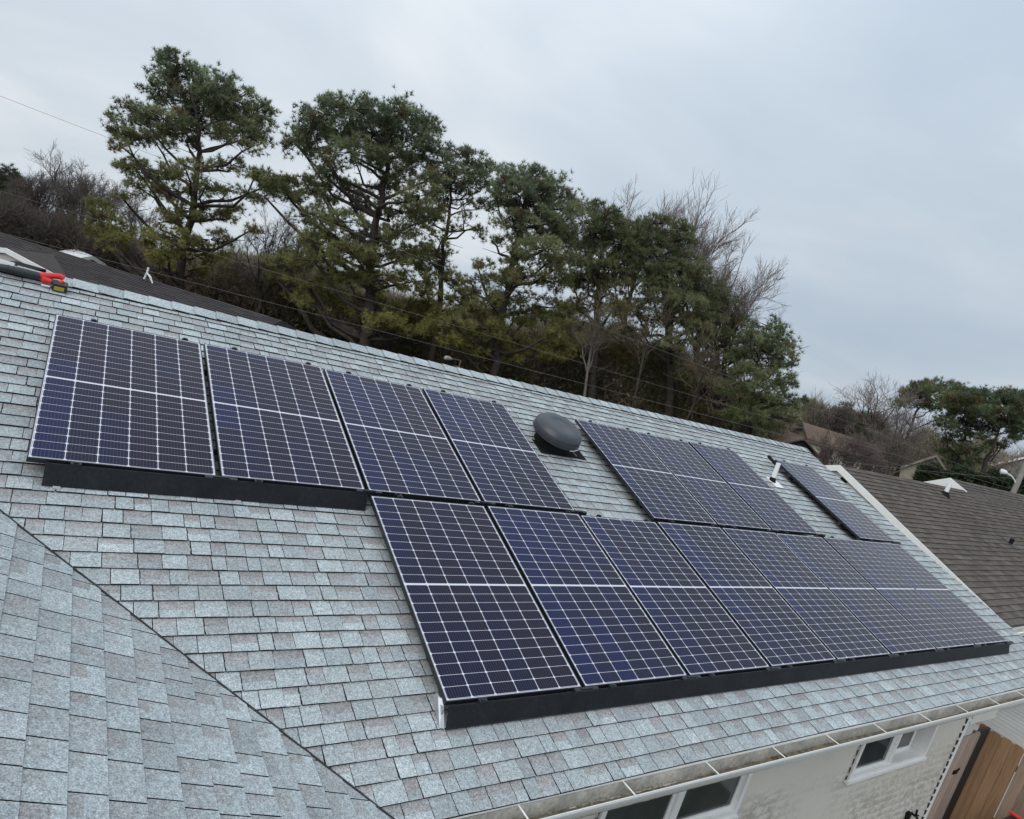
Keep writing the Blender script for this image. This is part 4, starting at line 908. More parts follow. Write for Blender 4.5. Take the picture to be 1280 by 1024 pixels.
wb, _ = gable_house('white_house', px(104, 325, 40) * (1, 1, 0), ang - .55, 1.4, 2.0, 0.75, 1.15, M['white_wall'], M['white_wall'], 'white low building glimpsed through bare branches behind the dark rear roof')
sh_, _ = gable_house('grey_house', px(380, 400, 50) * (1, 1, 0), ang + 1.15, 4, 3.0, 1.5, 2.6, M['roof_grey'], M['roof_grey'], 'grey gabled house half hidden behind the second tall pine')
P = px(590, 470, 38) * (1, 1, 0); _h, _ = gable_house('small_house', P, ang + .9, 5, 3.4, .6, 1.4, M['brick_tan'], M['roof_brown'], 'small tan gabled house peeking over the ridge between the pines', trim='roof_brown')
bA = px(1002, 528, 46); bB = px(1100, 556, 46); zB = bA[2]; ang2 = math.atan2(bB[1] - bA[1], bB[0] - bA[0]); cm = (bA + bB) / 2
bh, BT = gable_house('brown_house', (cm[0], cm[1], 0), ang2, np.linalg.norm(bB - bA) * .85, 2.4, zB - .62, zB + .05, M['cream'], M['roof_brown'], 'far house with reddish brown roof and cream walls at the right end of the ridge', trim='roof_brown', windows=[('f', -1.0, zB - 1.75, 0.8, 0.8), ('f', 0.6, zB - 1.75, 0.8, 0.8), ('f', 1.9, zB - 1.75, .7, 0.8)])
dp = px(1006, 548, 41.5); b = MB(); fo2 = np.array([math.sin(ang2), -math.cos(ang2), 0]); al2 = np.array([math.cos(ang2), math.sin(ang2), 0])
for s in (-1, 1): b.hexa([dp + s * al2 * 1.5 - (0, 0, 1.0), dp + s * al2 * 1.5 - (0, 0, 1.0) - fo2 * 3, dp - (0, 0, .1) - fo2 * 3, dp - (0, 0, .1), dp + s * al2 * 1.5 - (0, 0, .9), dp + s * al2 * 1.5 - (0, 0, .9) - fo2 * 3, dp - fo2 * 3, dp])
bh.part(b, 'dormer', M['roof_brown'])
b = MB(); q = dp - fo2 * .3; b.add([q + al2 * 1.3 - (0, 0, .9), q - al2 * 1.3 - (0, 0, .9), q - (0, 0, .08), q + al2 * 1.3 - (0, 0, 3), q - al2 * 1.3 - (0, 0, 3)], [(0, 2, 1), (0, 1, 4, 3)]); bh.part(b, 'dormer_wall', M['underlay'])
tA = px(1171, 569, 60); th_, _ = gable_house('tan_house', tA * (1, 1, 0), math.atan2(*ray(1165, 569)[1::-1]), 3.0, 4.4, tA[2] - 1.9, tA[2] + .05, M['brick_tan'], M['roof_brown'], 'far tan gabled house among bare trunks behind the brown roof', trim='brick_tan', windows=[('l', 0, 1.4, 1, 1.2)])
gA2 = px(1296, 568, 64); _h, _ = gable_house('grey_house', gA2 * (1, 1, 0), math.atan2(*ray(1296, 568)[1::-1]), 3, 5, gA2[2] - 1.9, gA2[2], M['grey_wall'], M['roof_grey'], 'far grey house behind the street lamp at the right edge')

# ---------------------------------------------------------------- street lamps and wires
def catenary(A, B, sag, n=28):
    A, B = np.array(A), np.array(B); return [A + (B - A) * t - np.array([0, 0, sag * 4 * t * (1 - t)]) for t in np.linspace(0, 1, n)]
def wire(a, b, sag, lab, r=.014, m_='wire'):
    o = MB(); o.tube(catenary(a, b, sag), r, 5); single(o, 'power_line', M[m_], a, lab, 'power line', 'overhead lines')
wire(px(-60, 97, 24), px(1263, 605, 30), .02, 'topmost overhead wire crossing the sky left of the tallest pine', .006)
wire(px(-60, 221, 24), px(1263, 611, 30), .02, 'pale overhead cable passing in front of the pine trunks, middle of the three', .005, 'wire_pale')
wire(px(-60, 275, 23), px(1263, 617, 30), .02, 'lowest overhead cable just above the grey roof ridge', .0055, 'wire_pale')
wire(px(1035, 575, 31), px(1263, 598, 30), .05, 'short thin overhead wire running left from the street lamp pole', .008)
pb = px(1256, 640, 30); ptop = px(1297, 545, 30); base_ = np.array([pb[0], pb[1], 0])
lamp = Thing('street_lamp', base_, 'street lamp with curved arm on a grey pole at the right edge', 'street lamp')
b = MB(); b.tube([base_, (pb[0], pb[1], 5.0), (pb[0], pb[1], 8.2)], [.14, .115, .10], 12); lamp.part(b, 'pole', M['pole'], None, True)
def at_plane(x, y): return px(x, y, 30)
hx = at_plane(1258, 591); jn = np.array([pb[0], pb[1], at_plane(1270, 607)[2]])
b = MB(); b.tube([jn, at_plane(1268, 600), at_plane(1264, 595), at_plane(1258, 591.5)], .035, 8); lamp.part(b, 'arm', M['lamp'], None, True)
b = MB(); b.tube([at_plane(1259, 592), at_plane(1256, 590.5), at_plane(1252, 589.3), at_plane(1250.5, 589)], [.05, .11, .12, .05], 10); lamp.part(b, 'head', M['lamp'], None, True)
for (x, y, D, lab) in ((560, 448, 40, 'small pale street lamp head glimpsed over the ridge between pine trunks'), (586, 445, 46, 'smaller pale lamp head right of the other one over the ridge')):
    P = px(x, y, D); t = Thing('street_lamp', (P[0] + .9, P[1], 0), lab, 'street lamp')
    b = MB(); b.tube([(P[0] + .9, P[1], 0), (P[0] + .9, P[1], P[2] + .05)], .05, 8); b.tube([(P[0] + .9, P[1], P[2] + .05), P + (.2, 0, .02)], .03, 6); t.part(b, 'pole', M['pole'])
    s_ = .9 if x == 560 else .5
    b = MB(); b.tube([P + (.3 * s_, 0, 0), P + (.1, 0, .02), P - (.2 * s_, 0, 0), P - (.3 * s_, 0, .0)], [.06 * s_, .14 * s_, .15 * s_, .05 * s_], 10); t.part(b, 'head', M['lamp'], None, True)

# ---------------------------------------------------------------- vegetation
def tubes_np(segs, sides):
    """segs (n,8): p0 p1 r0 r1 -> verts, quads"""
    segs = np.asarray(segs, float); n = len(segs); p0, p1 = segs[:, :3], segs[:, 3:6]; d = p1 - p0; d /= np.linalg.norm(d, axis=1, keepdims=True) + 1e-9
    ref = np.where(np.abs(d[:, 2:3]) > .9, np.array([[1., 0, 0]]), np.array([[0, 0, 1.]])); a = np.cross(d, ref); a /= np.linalg.norm(a, axis=1, keepdims=True); b = np.cross(d, a)
    V = np.zeros((n, 2, sides, 3))
    for j in range(sides):
        t = 2 * math.pi * j / sides; o = a * math.cos(t) + b * math.sin(t)
        V[:, 0, j] = p0 + o * segs[:, 6:7]; V[:, 1, j] = p1 + o * segs[:, 7:8]
    base = np.arange(n)[:, None] * 2 * sides; Fs = []
    for j in range(sides):
        k = (j + 1) % sides; Fs.append(np.concatenate([base + j, base + k, base + sides + k, base + sides + j], 1))
    return V.reshape(-1, 3), np.concatenate(Fs, 0)
def segs_poly(pts, rads):
    return [(*pts[i], *pts[i + 1], rads[i], rads[i + 1]) for i in range(len(pts) - 1)]
def needles(centers, normals, rg_, length, width, per, cols):
    """bursts of needle triangles round each centre"""
    n = len(centers); C_ = np.repeat(centers, per, 0); Nn = np.repeat(normals, per, 0); cc = np.repeat(cols, per, 0)
    d = rg_.normal(size=(n * per, 3)) * .75 + Nn * .8; d /= np.linalg.norm(d, axis=1, keepdims=True)
    L = length * rg_.uniform(.6, 1.2, (n * per, 1)); s = np.cross(d, rg_.normal(size=(n * per, 3))); s /= np.linalg.norm(s, axis=1, keepdims=True) + 1e-9
    w = width * rg_.uniform(.7, 1.3, (n * per, 1))
    V = np.stack([C_ - s * w * .5, C_ + s * w * .5, C_ + d * L], 1).reshape(-1, 3)
    cv = np.repeat(cc * rg_.uniform(.8, 1.2, (n * per, 1)), 3, 0)
    return V, np.arange(len(V)).reshape(-1, 3), cv
OLIVE = np.array([0.275, 0.245, 0.072]); PINE = np.array([0.158, 0.188, 0.096]); DEEP = np.array([0.10, 0.122, 0.070]); BLUEG = np.array([0.182, 0.220, 0.142]); RUST = np.array([0.22, 0.165, 0.085])
def pine(lab, D, trunk, pads, r0, seed, depth=2.6, mixlow=OLIVE, mixtop=BLUEG, dens=1.0, size=1.0, k=1.22, group='pine trees behind the roof', limbs=True, name='pine_tree'):
    rg_ = np.random.default_rng(seed); tp = [px(x, y, D) for x, y in trunk]; base = np.array([tp[0][0], tp[0][1], terr(tp[0][0], tp[0][1])]) + (tp[0] - tp[min(1, len(tp) - 1)]) * np.array([.6, .6, 0])
    pts = [base] + tp; n = len(pts); rads = [r0 * (1 - .82 * i / (n - 1)) for i in range(n)]; rads[0] = r0 * 1.15
    # finer, slightly crooked trunk
    fine = []; fr_ = []
    for i in range(n - 1):
        for t in np.linspace(0, 1, 5)[:-1]:
            fine.append(pts[i] + (pts[i + 1] - pts[i]) * t + rg_.normal(size=3) * .05 * (i > 0)); fr_.append(rads[i] + (rads[i + 1] - rads[i]) * t)
    fine.append(pts[-1]); fr_.append(rads[-1]); segs = segs_poly(fine, fr_); farr = np.array(fine); Cs, Ns, Cc = [], [], []; tw = []
    ys = [p[1] for p in pads]; ymin, ymax = min(ys), max(ys)
    for (x, y, rx, ry) in pads:
        c = px(x, y, D + rg_.uniform(-depth, depth) * min(1.0, .5 + (y - ymin) / (ymax - ymin + 1))); s = mpp(c); kk = k - .26 * min(1.0, max(0.0, (y - ymin) / (ymax - ymin + 1) - .35) / .4); ax, az = rx * s * kk, ry * s * kk
        if limbs:
            dist = np.linalg.norm((farr - c)[:, :2], axis=1) * .8 + np.abs(farr[:, 2] - (c[2] - .45 * np.linalg.norm((farr - c)[:, :2], axis=1) - .3))
            ki = int(np.argmin(dist)); a = farr[ki]; mid = (a + c) / 2 + np.array([0, 0, -.22 * abs(c[2] - a[2]) + .1]) + rg_.normal(size=3) * .25; rr0 = min(fr_[ki] * .6, .05 + .022 * np.linalg.norm(c - a))
            q1 = (a + mid) / 2 + rg_.normal(size=3) * .12; q2 = (mid + c) / 2 + rg_.normal(size=3) * .15
            segs += segs_poly([a, q1, mid, q2, c], [rr0, rr0 * .85, rr0 * .68, rr0 * .5, rr0 * .3])
            for src in (q2, mid):              # dead and side twigs
                for _ in range(3):
                    e = src + rg_.normal(size=3) * (.45, .45, .3) + (0, 0, .2); tw.append((*src, *e, .022, .008))
        nc = max(3, int(ax * az * math.pi * 7.5 * dens)); e = rg_.normal(size=(nc, 3)); e /= np.linalg.norm(e, axis=1, keepdims=True); rad = rg_.uniform(.25, 1, (nc, 1)) ** .45
        off = e * rad * np.array([1, 1, 1]); sub = c + off[:, :1] * RW[0] * ax + off[:, 1:2] * FH * min(ax, 1.6) * .8 + off[:, 2:3] * np.array([0, 0, 1]) * az
        for i in range(nc):
            if limbs and rg_.random() < .55: tw.append((*(c + (sub[i] - c) * .1), *sub[i], .03, .010))
            m_ = rg_.integers(9, 15); sr = rg_.uniform(.20, .36) * size; o = rg_.normal(size=(m_, 3)) * sr * np.array([.7, .7, .42])
            Cs.append(sub[i] + o); nm = o / (np.linalg.norm(o, axis=1, keepdims=True) + .05) * .6 + np.array([0, 0, .75]); Ns.append(nm)
            hgt = 1 - (y - ymin) / (ymax - ymin + 1); base_c = mixlow * (1 - hgt) + mixtop * hgt; base_c = base_c * (1 - .35 * rg_.random()) + PINE * .3 * rg_.random()
            if rg_.random() < .06: base_c = RUST * .8
            Cc.append(np.tile(base_c * rg_.uniform(.6, 1.35), (m_, 1)))
    t = Thing(name, base, lab, 'pine tree' if name == 'pine_tree' else 'tree', group)
    V, Fq = tubes_np(segs, 7)
    if tw:
        V2, F2 = tubes_np(tw, 4); Fq = np.concatenate([Fq, F2 + len(V)]); V = np.concatenate([V, V2])
    npmesh('trunk', V - base, Fq, M['bark'], None, t.o, 4)
    V, Fq, cv = needles(np.concatenate(Cs), np.concatenate(Ns), rg_, .26 * size, .027 * size, 22, np.concatenate(Cc)); cr = npmesh('crown', V - base, Fq, M['leaf'], cv, t.o)
    return t

pine('tallest pine at the left with layered boughs and open gaps', k=1.12, D=38, trunk= [(222, 372), (230, 310), (243, 240), (249, 190), (246, 140), (232, 88)],
     pads=[(222, 80, 25, 13), (203, 92, 14, 12), (240, 98, 36, 18), (200, 112, 22, 12), (270, 108, 26, 14), (290, 125, 32, 18), (240, 128, 45, 18), (172, 142, 28, 14), (150, 158, 17, 12), (205, 150, 36, 15), (315, 145, 24, 20), (260, 152, 40, 17), (300, 165, 34, 14), (328, 160, 14, 17), (190, 172, 36, 11), (232, 175, 22, 10),
      (318, 182, 22, 7), (150, 182, 14, 6), (165, 206, 20, 9), (192, 214, 38, 12), (232, 212, 34, 11), (290, 206, 22, 8), (175, 236, 28, 8), (225, 240, 36, 11), (258, 232, 20, 8), (318, 222, 26, 11), (345, 228, 14, 8), (285, 240, 22, 7), (150, 244, 12, 6),
      (128, 268, 20, 17), (112, 258, 8, 10), (150, 286, 34, 12), (245, 264, 50, 12), (200, 278, 30, 9), (290, 266, 26, 10), (215, 296, 42, 14), (262, 300, 40, 14), (240, 318, 45, 13), (205, 318, 26, 12), (143, 303, 24, 13), (120, 290, 18, 11), (310, 290, 18, 8), (190, 300, 20, 9), (235, 338, 30, 8)], r0=.30, seed=1)
pine('broad many limbed pine with rounded top, second from the left', 37, [(462, 392), (463, 335), (468, 285), (480, 240), (486, 200), (480, 160)],
     [(405, 142, 24, 14), (440, 136, 36, 13), (472, 142, 30, 14), (505, 142, 28, 14), (528, 165, 18, 16), (388, 160, 22, 14), (372, 180, 14, 12), (362, 172, 8, 7), (395, 185, 20, 10), (425, 165, 34, 16), (465, 168, 36, 17), (505, 175, 30, 18), (532, 188, 12, 12), (440, 190, 34, 14), (485, 198, 34, 15), (515, 205, 20, 12), (412, 210, 16, 10),
      (345, 225, 20, 12), (362, 240, 32, 12), (330, 245, 16, 8), (395, 232, 20, 12), (408, 248, 18, 8), (435, 232, 14, 9), (500, 228, 28, 11), (540, 225, 14, 10), (462, 245, 20, 9), (525, 245, 24, 12),
      (395, 270, 28, 13), (425, 278, 30, 12), (450, 262, 16, 9), (505, 265, 34, 14), (535, 275, 22, 16), (460, 292, 38, 12), (410, 300, 34, 12), (385, 296, 18, 10), (500, 292, 26, 12), (440, 316, 40, 13), (480, 318, 40, 15), (392, 326, 36, 12), (350, 325, 24, 10), (520, 320, 30, 14), (430, 345, 40, 12), (470, 350, 36, 14), (515, 352, 34, 16), (385, 352, 26, 10), (340, 345, 18, 8), (450, 378, 40, 12), (500, 385, 40, 14), (420, 390, 30, 10), (375, 375, 24, 10), (410, 368, 26, 10), (475, 402, 36, 12), (520, 410, 30, 12)], .34, 2)
# second main limb of that pine reads as a fork; a slim pine stands beside it
pine('slim pine with bare lower limbs and small top, third from the left', 40, [(548, 402), (551, 350), (556, 310), (562, 270), (566, 230), (570, 205)],
     [(572, 193, 22, 8), (552, 202, 16, 10), (596, 202, 16, 10), (610, 214, 8, 9), (560, 216, 24, 11), (590, 218, 20, 10), (548, 230, 12, 8), (578, 232, 18, 8), (605, 232, 9, 6), (560, 246, 12, 7), (592, 248, 10, 6), (540, 262, 12, 9), (583, 270, 9, 5), (568, 288, 8, 5), (600, 288, 7, 4), (553, 300, 9, 5), (616, 232, 9, 7), (604, 258, 11, 7), (540, 330, 24, 14), (560, 350, 22, 12), (535, 375, 28, 16), (575, 380, 22, 12), (552, 318, 16, 8), (530, 310, 14, 10), (548, 400, 30, 12), (520, 398, 24, 12)], .20, 3, depth=1.6)
pine('pine with open lower limbs in the middle of the row', 37, [(617, 466), (625, 410), (637, 350), (650, 285), (656, 245), (660, 222)],
     [(628, 222, 12, 9), (622, 246, 11, 8), (648, 218, 20, 9), (672, 220, 20, 9), (690, 230, 18, 11), (638, 232, 14, 11), (660, 234, 26, 12), (685, 245, 22, 12), (714, 247, 13, 9), (632, 248, 14, 9), (655, 256, 28, 12), (690, 262, 26, 11), (715, 262, 10, 6), (640, 275, 22, 10), (670, 278, 28, 12), (700, 278, 16, 9), (650, 296, 16, 8), (685, 296, 26, 12), (672, 312, 28, 12), (615, 300, 14, 5), (598, 335, 14, 7), (588, 350, 18, 6), (645, 322, 24, 9), (690, 325, 22, 12), (625, 352, 30, 9), (660, 345, 26, 11), (580, 370, 24, 10), (635, 372, 34, 10), (690, 352, 24, 13), (600, 388, 36, 12), (565, 400, 34, 13), (650, 392, 38, 14), (610, 412, 40, 12), (565, 424, 30, 10), (690, 385, 26, 15), (650, 425, 34, 12), (600, 440, 24, 8), (610, 375, 20, 9), (702, 300, 16, 10), (706, 330, 14, 12), (640, 340, 18, 8), (665, 400, 24, 12), (700, 410, 20, 12), (640, 445, 26, 10), (690, 440, 26, 12)], .30, 4)
pine('dense dark pine half hidden by bare brown branches right of the middle', 40, [(742, 480), (745, 420), (748, 360), (752, 310), (755, 272)],
     [(742, 262, 16, 9), (762, 266, 14, 8), (730, 278, 20, 12), (758, 282, 24, 12), (780, 286, 16, 10), (735, 302, 26, 14), (768, 305, 26, 14), (742, 325, 32, 14), (720, 320, 14, 12), (775, 330, 24, 14), (735, 350, 30, 14), (765, 358, 28, 14), (715, 355, 16, 12), (740, 382, 32, 14), (775, 385, 24, 12), (710, 395, 20, 12), (750, 412, 30, 12), (715, 425, 20, 11), (770, 440, 26, 10)], .28, 5, mixlow=RUST * .7 + OLIVE * .3, mixtop=PINE)
pine('broad dome shaped dark green pine topped by pale bare twigs', 41, [(838, 500), (838, 440), (832, 380), (826, 330), (820, 295)],
     [(800, 285, 18, 8), (822, 280, 22, 8), (845, 290, 16, 10), (800, 300, 24, 12), (832, 302, 28, 12), (855, 308, 12, 12), (790, 320, 24, 14), (820, 325, 30, 14), (852, 328, 24, 13), (875, 338, 16, 10), (800, 348, 32, 14), (840, 350, 34, 14), (872, 358, 22, 12), (820, 372, 34, 13), (860, 378, 30, 13), (895, 362, 14, 9), (795, 385, 28, 12), (835, 398, 36, 13), (870, 402, 28, 13), (800, 412, 26, 10), (850, 425, 32, 12), (820, 440, 30, 10)], .32, 6, mixlow=RUST * .5 + PINE * .6, mixtop=PINE * 1.05)
pine('lower dark green pine sloping down right of the dome shaped one', 41.5, [(898, 510), (898, 460), (896, 420), (894, 385)],
     [(890, 372, 18, 9), (908, 378, 14, 9), (880, 390, 22, 11), (906, 396, 22, 11), (922, 402, 10, 8), (886, 412, 24, 12), (914, 418, 20, 12), (934, 424, 10, 8), (895, 436, 28, 12), (925, 442, 18, 10), (880, 452, 24, 10), (910, 462, 28, 12), (885, 478, 24, 10), (915, 488, 24, 10), (865, 468, 20, 10)], .26, 7, mixlow=RUST * .4 + PINE * .7, mixtop=PINE)
pine('rightmost pine of the row with feathery boughs against open sky', 38, [(928, 545), (936, 505), (945, 465), (953, 430)],
     [(955, 409, 16, 8), (972, 416, 14, 7), (940, 422, 16, 9), (966, 428, 20, 8), (985, 436, 12, 8), (955, 440, 22, 9), (936, 442, 14, 8), (980, 450, 14, 7), (992, 455, 7, 6), (950, 458, 24, 9), (930, 466, 18, 10), (970, 474, 22, 9), (986, 482, 10, 6), (944, 480, 26, 10), (975, 494, 18, 8), (988, 505, 11, 6), (950, 500, 28, 10), (925, 495, 18, 10), (965, 516, 26, 9), (986, 524, 11, 7), (935, 520, 24, 10), (910, 515, 20, 10), (955, 534, 26, 8)], .26, 8, mixlow=PINE * .8 + OLIVE * .25, mixtop=PINE * 1.05)
pine('dark pine at the far left edge beyond the low roof', 58, [(8, 330), (10, 290), (8, 250)],
     [(2, 222, 18, 10), (16, 236, 16, 10), (0, 245, 22, 12), (22, 252, 16, 10), (8, 264, 28, 10), (30, 272, 16, 9), (0, 284, 28, 12), (32, 290, 22, 10), (10, 304, 30, 10), (-20, 232, 20, 12), (10, 226, 14, 9), (42, 284, 14, 9), (28, 262, 16, 8), (-10, 268, 24, 12)], .35, 9, mixlow=RUST * .35 + DEEP * .4, mixtop=DEEP * .8, dens=.9, size=1.2, group='distant pines')
farg = 'distant pines'
pine('umbrella shaped far pine with bare dark stems left of the street lamp', 58, [(1122, 592), (1132, 550), (1145, 515), (1160, 495)],
     [(1158, 484, 18, 6), (1178, 482, 16, 6), (1192, 490, 14, 6), (1140, 492, 14, 6), (1166, 494, 22, 6), (1186, 500, 18, 7), (1150, 504, 16, 6), (1128, 502, 12, 5), (1175, 510, 16, 5), (1192, 512, 10, 5)], .22, 10, dens=1.0, size=1.15, depth=4, k=1.3, group=farg, mixlow=PINE, mixtop=PINE * .95)
pine('dense far pine between the umbrella pine and the street lamp', 57, [(1190, 596), (1202, 560), (1212, 525)],
     [(1215, 496, 18, 7), (1232, 500, 16, 8), (1206, 508, 16, 8), (1228, 512, 20, 8), (1205, 522, 18, 8), (1232, 526, 18, 8), (1200, 538, 14, 7), (1222, 540, 18, 7), (1192, 550, 12, 6), (1190, 564, 16, 7), (1212, 560, 18, 7), (1206, 576, 20, 7), (1180, 530, 12, 6)], .24, 12, dens=1.0, size=1.15, depth=4, k=1.3, group=farg, mixlow=PINE, mixtop=DEEP * 1.2)
pine('far pine with thick forked trunk above the street lamp', 55, [(1222, 604), (1236, 570), (1250, 535)],
     [(1256, 494, 16, 7), (1275, 498, 16, 8), (1290, 505, 14, 10), (1258, 510, 18, 8), (1278, 516, 18, 9), (1255, 526, 16, 8), (1276, 535, 18, 8), (1292, 530, 12, 10), (1262, 545, 14, 6), (1248, 555, 12, 5)], .3, 13, dens=1.0, size=1.15, depth=4, k=1.3, group=farg, mixlow=PINE, mixtop=DEEP * 1.2)
pine('small round dark evergreen beside the bare spreading tree at right', 62, [(1068, 590), (1070, 560), (1072, 540)], [(1066, 520, 12, 6), (1084, 522, 14, 6), (1074, 530, 20, 8), (1090, 534, 12, 7), (1070, 544, 20, 8), (1090, 548, 12, 7)], .2, 14, dens=.9, size=1.2, k=1.45, group=farg, mixlow=PINE, mixtop=PINE)
pine('small far evergreen just right of the row of pines', 66, [(1020, 560), (1022, 530)], [(1010, 505, 8, 5), (1054, 512, 10, 5), (1046, 522, 12, 6), (998, 512, 8, 7), (1050, 535, 10, 6)], .16, 15, dens=.9, size=1.2, k=1.45, group=farg, mixlow=DEEP, mixtop=DEEP)

def bare_tree(lab, D, bx, by, tx, ty, spread, seed, r0=.14, levels=5, col=(.105, .088, .078), group='bare trees behind the roof', upright=.75, bark='bark', fork=.35, nb_=(3, 5), trunkcol=None, minr=.009):
    """leafless tree: base pixel, top pixel, half-width in pixels"""
    rg_ = np.random.default_rng(seed); B0 = px(bx, by, D); base = np.array([B0[0], B0[1], terr(B0[0], B0[1])]); top = px(tx, ty, D + rg_.uniform(-.5, .5)); H_ = top[2]; wid = spread * mpp(top)
    thick, thin = [], []; axis = (top - base); crown0 = base + axis * fork
    def grow(p, d, L, r, lev):
        nst = 3 if lev > 1 else 2; q = p; pts = [p]; dd = d
        for i in range(nst):
            dd = dd + rg_.normal(size=3) * .19 + np.array([0, 0, .06 * upright]); dd /= np.linalg.norm(dd); q = q + dd * L / nst; pts.append(q)
        rs = np.linspace(r, r * .55, len(pts)); (thick if r > .03 else thin).extend(segs_poly(pts, rs))
        if lev == 0: return
        for k in range(rg_.integers(*nb_) + (1 if lev <= 2 else 0)):
            t = rg_.uniform(.25, 1); i = min(int(t * nst), nst - 1); s = pts[i] + (pts[i + 1] - pts[i]) * (t * nst - i)
            side = np.cross(dd, rg_.normal(size=3)); side /= np.linalg.norm(side) + 1e-6; nd = dd * upright + side * rg_.uniform(.5, 1.0); nd[2] += .25 * upright; nd /= np.linalg.norm(nd)
            grow(s, nd, L * rg_.uniform(.5, .75), max(r * rg_.uniform(.4, .6), minr), lev - 1)
        if rg_.random() < .8: grow(q, dd, L * .6, max(r * .5, minr), lev - 1)
    tr = [base + axis * fork * t + rg_.normal(size=3) * .08 * (0 < t < 1) for t in np.linspace(0, 1, 5)]; thick += segs_poly(tr, np.linspace(r0, r0 * .8, 5))
    L0 = np.linalg.norm(axis) * (1 - fork) * (.50 if upright > 1 else (.60 if D > 49 and bx < 200 else .47))
    n0 = rg_.integers(3, 6)
    for k in range(n0):
        a = 2 * math.pi * (k + rg_.uniform(-.3, .3)) / n0; sp_ = wid / (L0 * 1.8) * rg_.uniform(.5, 1.1)
        d = axis / np.linalg.norm(axis) + (RW[0] * math.cos(a) + FH * math.sin(a)) * sp_; d /= np.linalg.norm(d); grow(tr[-1 - int(rg_.integers(0, 2))], d, L0 * rg_.uniform(.8, 1.1), r0 * rg_.uniform(.4, .6), levels - 1)
    t = Thing('bare_tree', base, lab, 'tree', group)
    V, Fq = tubes_np(thick, 6); npmesh('trunk', V - base, Fq, M[bark], None, t.o, 4)
    if thin:
        V, Fq = tubes_np(thin, 3); cc = np.array(col) * np.repeat(rg_.uniform(.75, 1.3, (len(thin), 1)), 6, 0); npmesh('crown', V - base, Fq, M['twig'], cc, t.o, 4)
    return t
PINKISH = (.22, .175, .162); GREYB = (.16, .14, .128); BRN = (.095, .068, .048)
BT_ = [
 ('leafless tree with a fan of fine twigs left of the tallest pine', 52, 80, 330, 86, 212, 34, .2, 5, GREYB),
 ('thin leafless tree at the left between dark pine and fan shaped tree', 55, 45, 320, 52, 222, 22, .14, 5, GREYB),
 ('small leafless tree touching the left boughs of the tallest pine', 50, 122, 320, 122, 238, 22, .13, 5, GREYB),
 ('dense twiggy leafless tree right beside the dark far left pine', 50, 30, 320, 36, 232, 26, .16, 5, (.12, .10, .09)),
 ('brownish leafless tree between the two fan shaped bare trees at left', 51, 62, 322, 68, 226, 26, .16, 5, (.13, .108, .098)),
 ('leafless tree with spreading crown just right of the fan shaped one', 50, 98, 325, 104, 222, 26, .15, 5, (.14, .12, .11)),
 ('low leafless tree seen under the left boughs of the tallest pine', 48, 168, 320, 178, 238, 28, .14, 5, GREYB),
 ('open leafless tree between the tallest pine and the broad pine', 40, 326, 380, 338, 258, 36, .16, 5, (.13, .115, .105)),
 ('shorter leafless tree beside the broad pine lower left boughs', 42, 366, 380, 372, 272, 28, .13, 5, (.13, .115, .105)),
 ('tall pale twigged tree rising above the dark pines, leftmost of its kind', 44, 782, 500, 796, 216, 26, .2, 5, PINKISH),
 ('tall pale twigged tree leaning right above the dome shaped pine', 43, 836, 500, 862, 244, 28, .2, 5, PINKISH),
 ('pale twigged tree fanning out right of the dome shaped pine', 43, 866, 505, 908, 266, 26, .18, 5, PINKISH),
 ('shorter pale twigged tree over the lower dark green pine', 43, 900, 505, 934, 322, 22, .15, 5, PINKISH),
 ('sparse pale twigs standing above the rightmost pine', 44, 938, 520, 966, 368, 14, .12, 5, PINKISH),
 ('pale trunked leafless tree low in front of the dark pines', 34, 738, 505, 752, 345, 16, .08, 4, (.15, .125, .10)),
 ('brown leafless tree in front of the dome shaped pine', 35, 800, 500, 830, 330, 26, .075, 4, (.13, .105, .075)),
 ('brown leafless tree in front of the lower dark green pine', 35, 862, 510, 905, 395, 24, .075, 4, (.13, .105, .075)),
 ('bare sapling between the slim pine and the middle pine', 42, 590, 450, 596, 350, 16, .09, 5, GREYB),
 ('brown leafless tree behind the brown roofed house, leftmost there', 60, 1030, 575, 1034, 492, 24, .16, 5, (.13, .105, .098)),
 ('wide spreading leafless tree above the brown roofed house', 56, 1078, 590, 1098, 474, 34, .2, 5, PINKISH),
 ('leafless tree with pale crooked trunk beyond the brown roof', 44, 1118, 598, 1126, 520, 22, .13, 5, (.16, .14, .12)),
 ('reddish leafless tree right of the wide spreading one', 56, 1110, 590, 1140, 482, 20, .16, 5, PINKISH),
 ('leafless tree with pale stem in front of the brown roofed house', 40, 1042, 588, 1052, 535, 16, .09, 5, (.15, .12, .11)),
 ('second pale stemmed leafless tree in front of the brown roofed house', 40, 1072, 592, 1084, 530, 18, .1, 5, (.15, .12, .11)),
]
for i, (lab, D, bx, by, tx, ty, sp_, r0, lv, c) in enumerate(BT_):
    bare_tree(lab, D, bx, by, tx, ty, sp_, 100 + i, r0, lv, c, bark='bark_pale' if ('pale' in lab) else 'bark', fork=.45 if 'twigged' in lab else (.55 if 'in front of the' in lab and D < 36 else .3), upright=1.15 if 'twigged' in lab else .8)

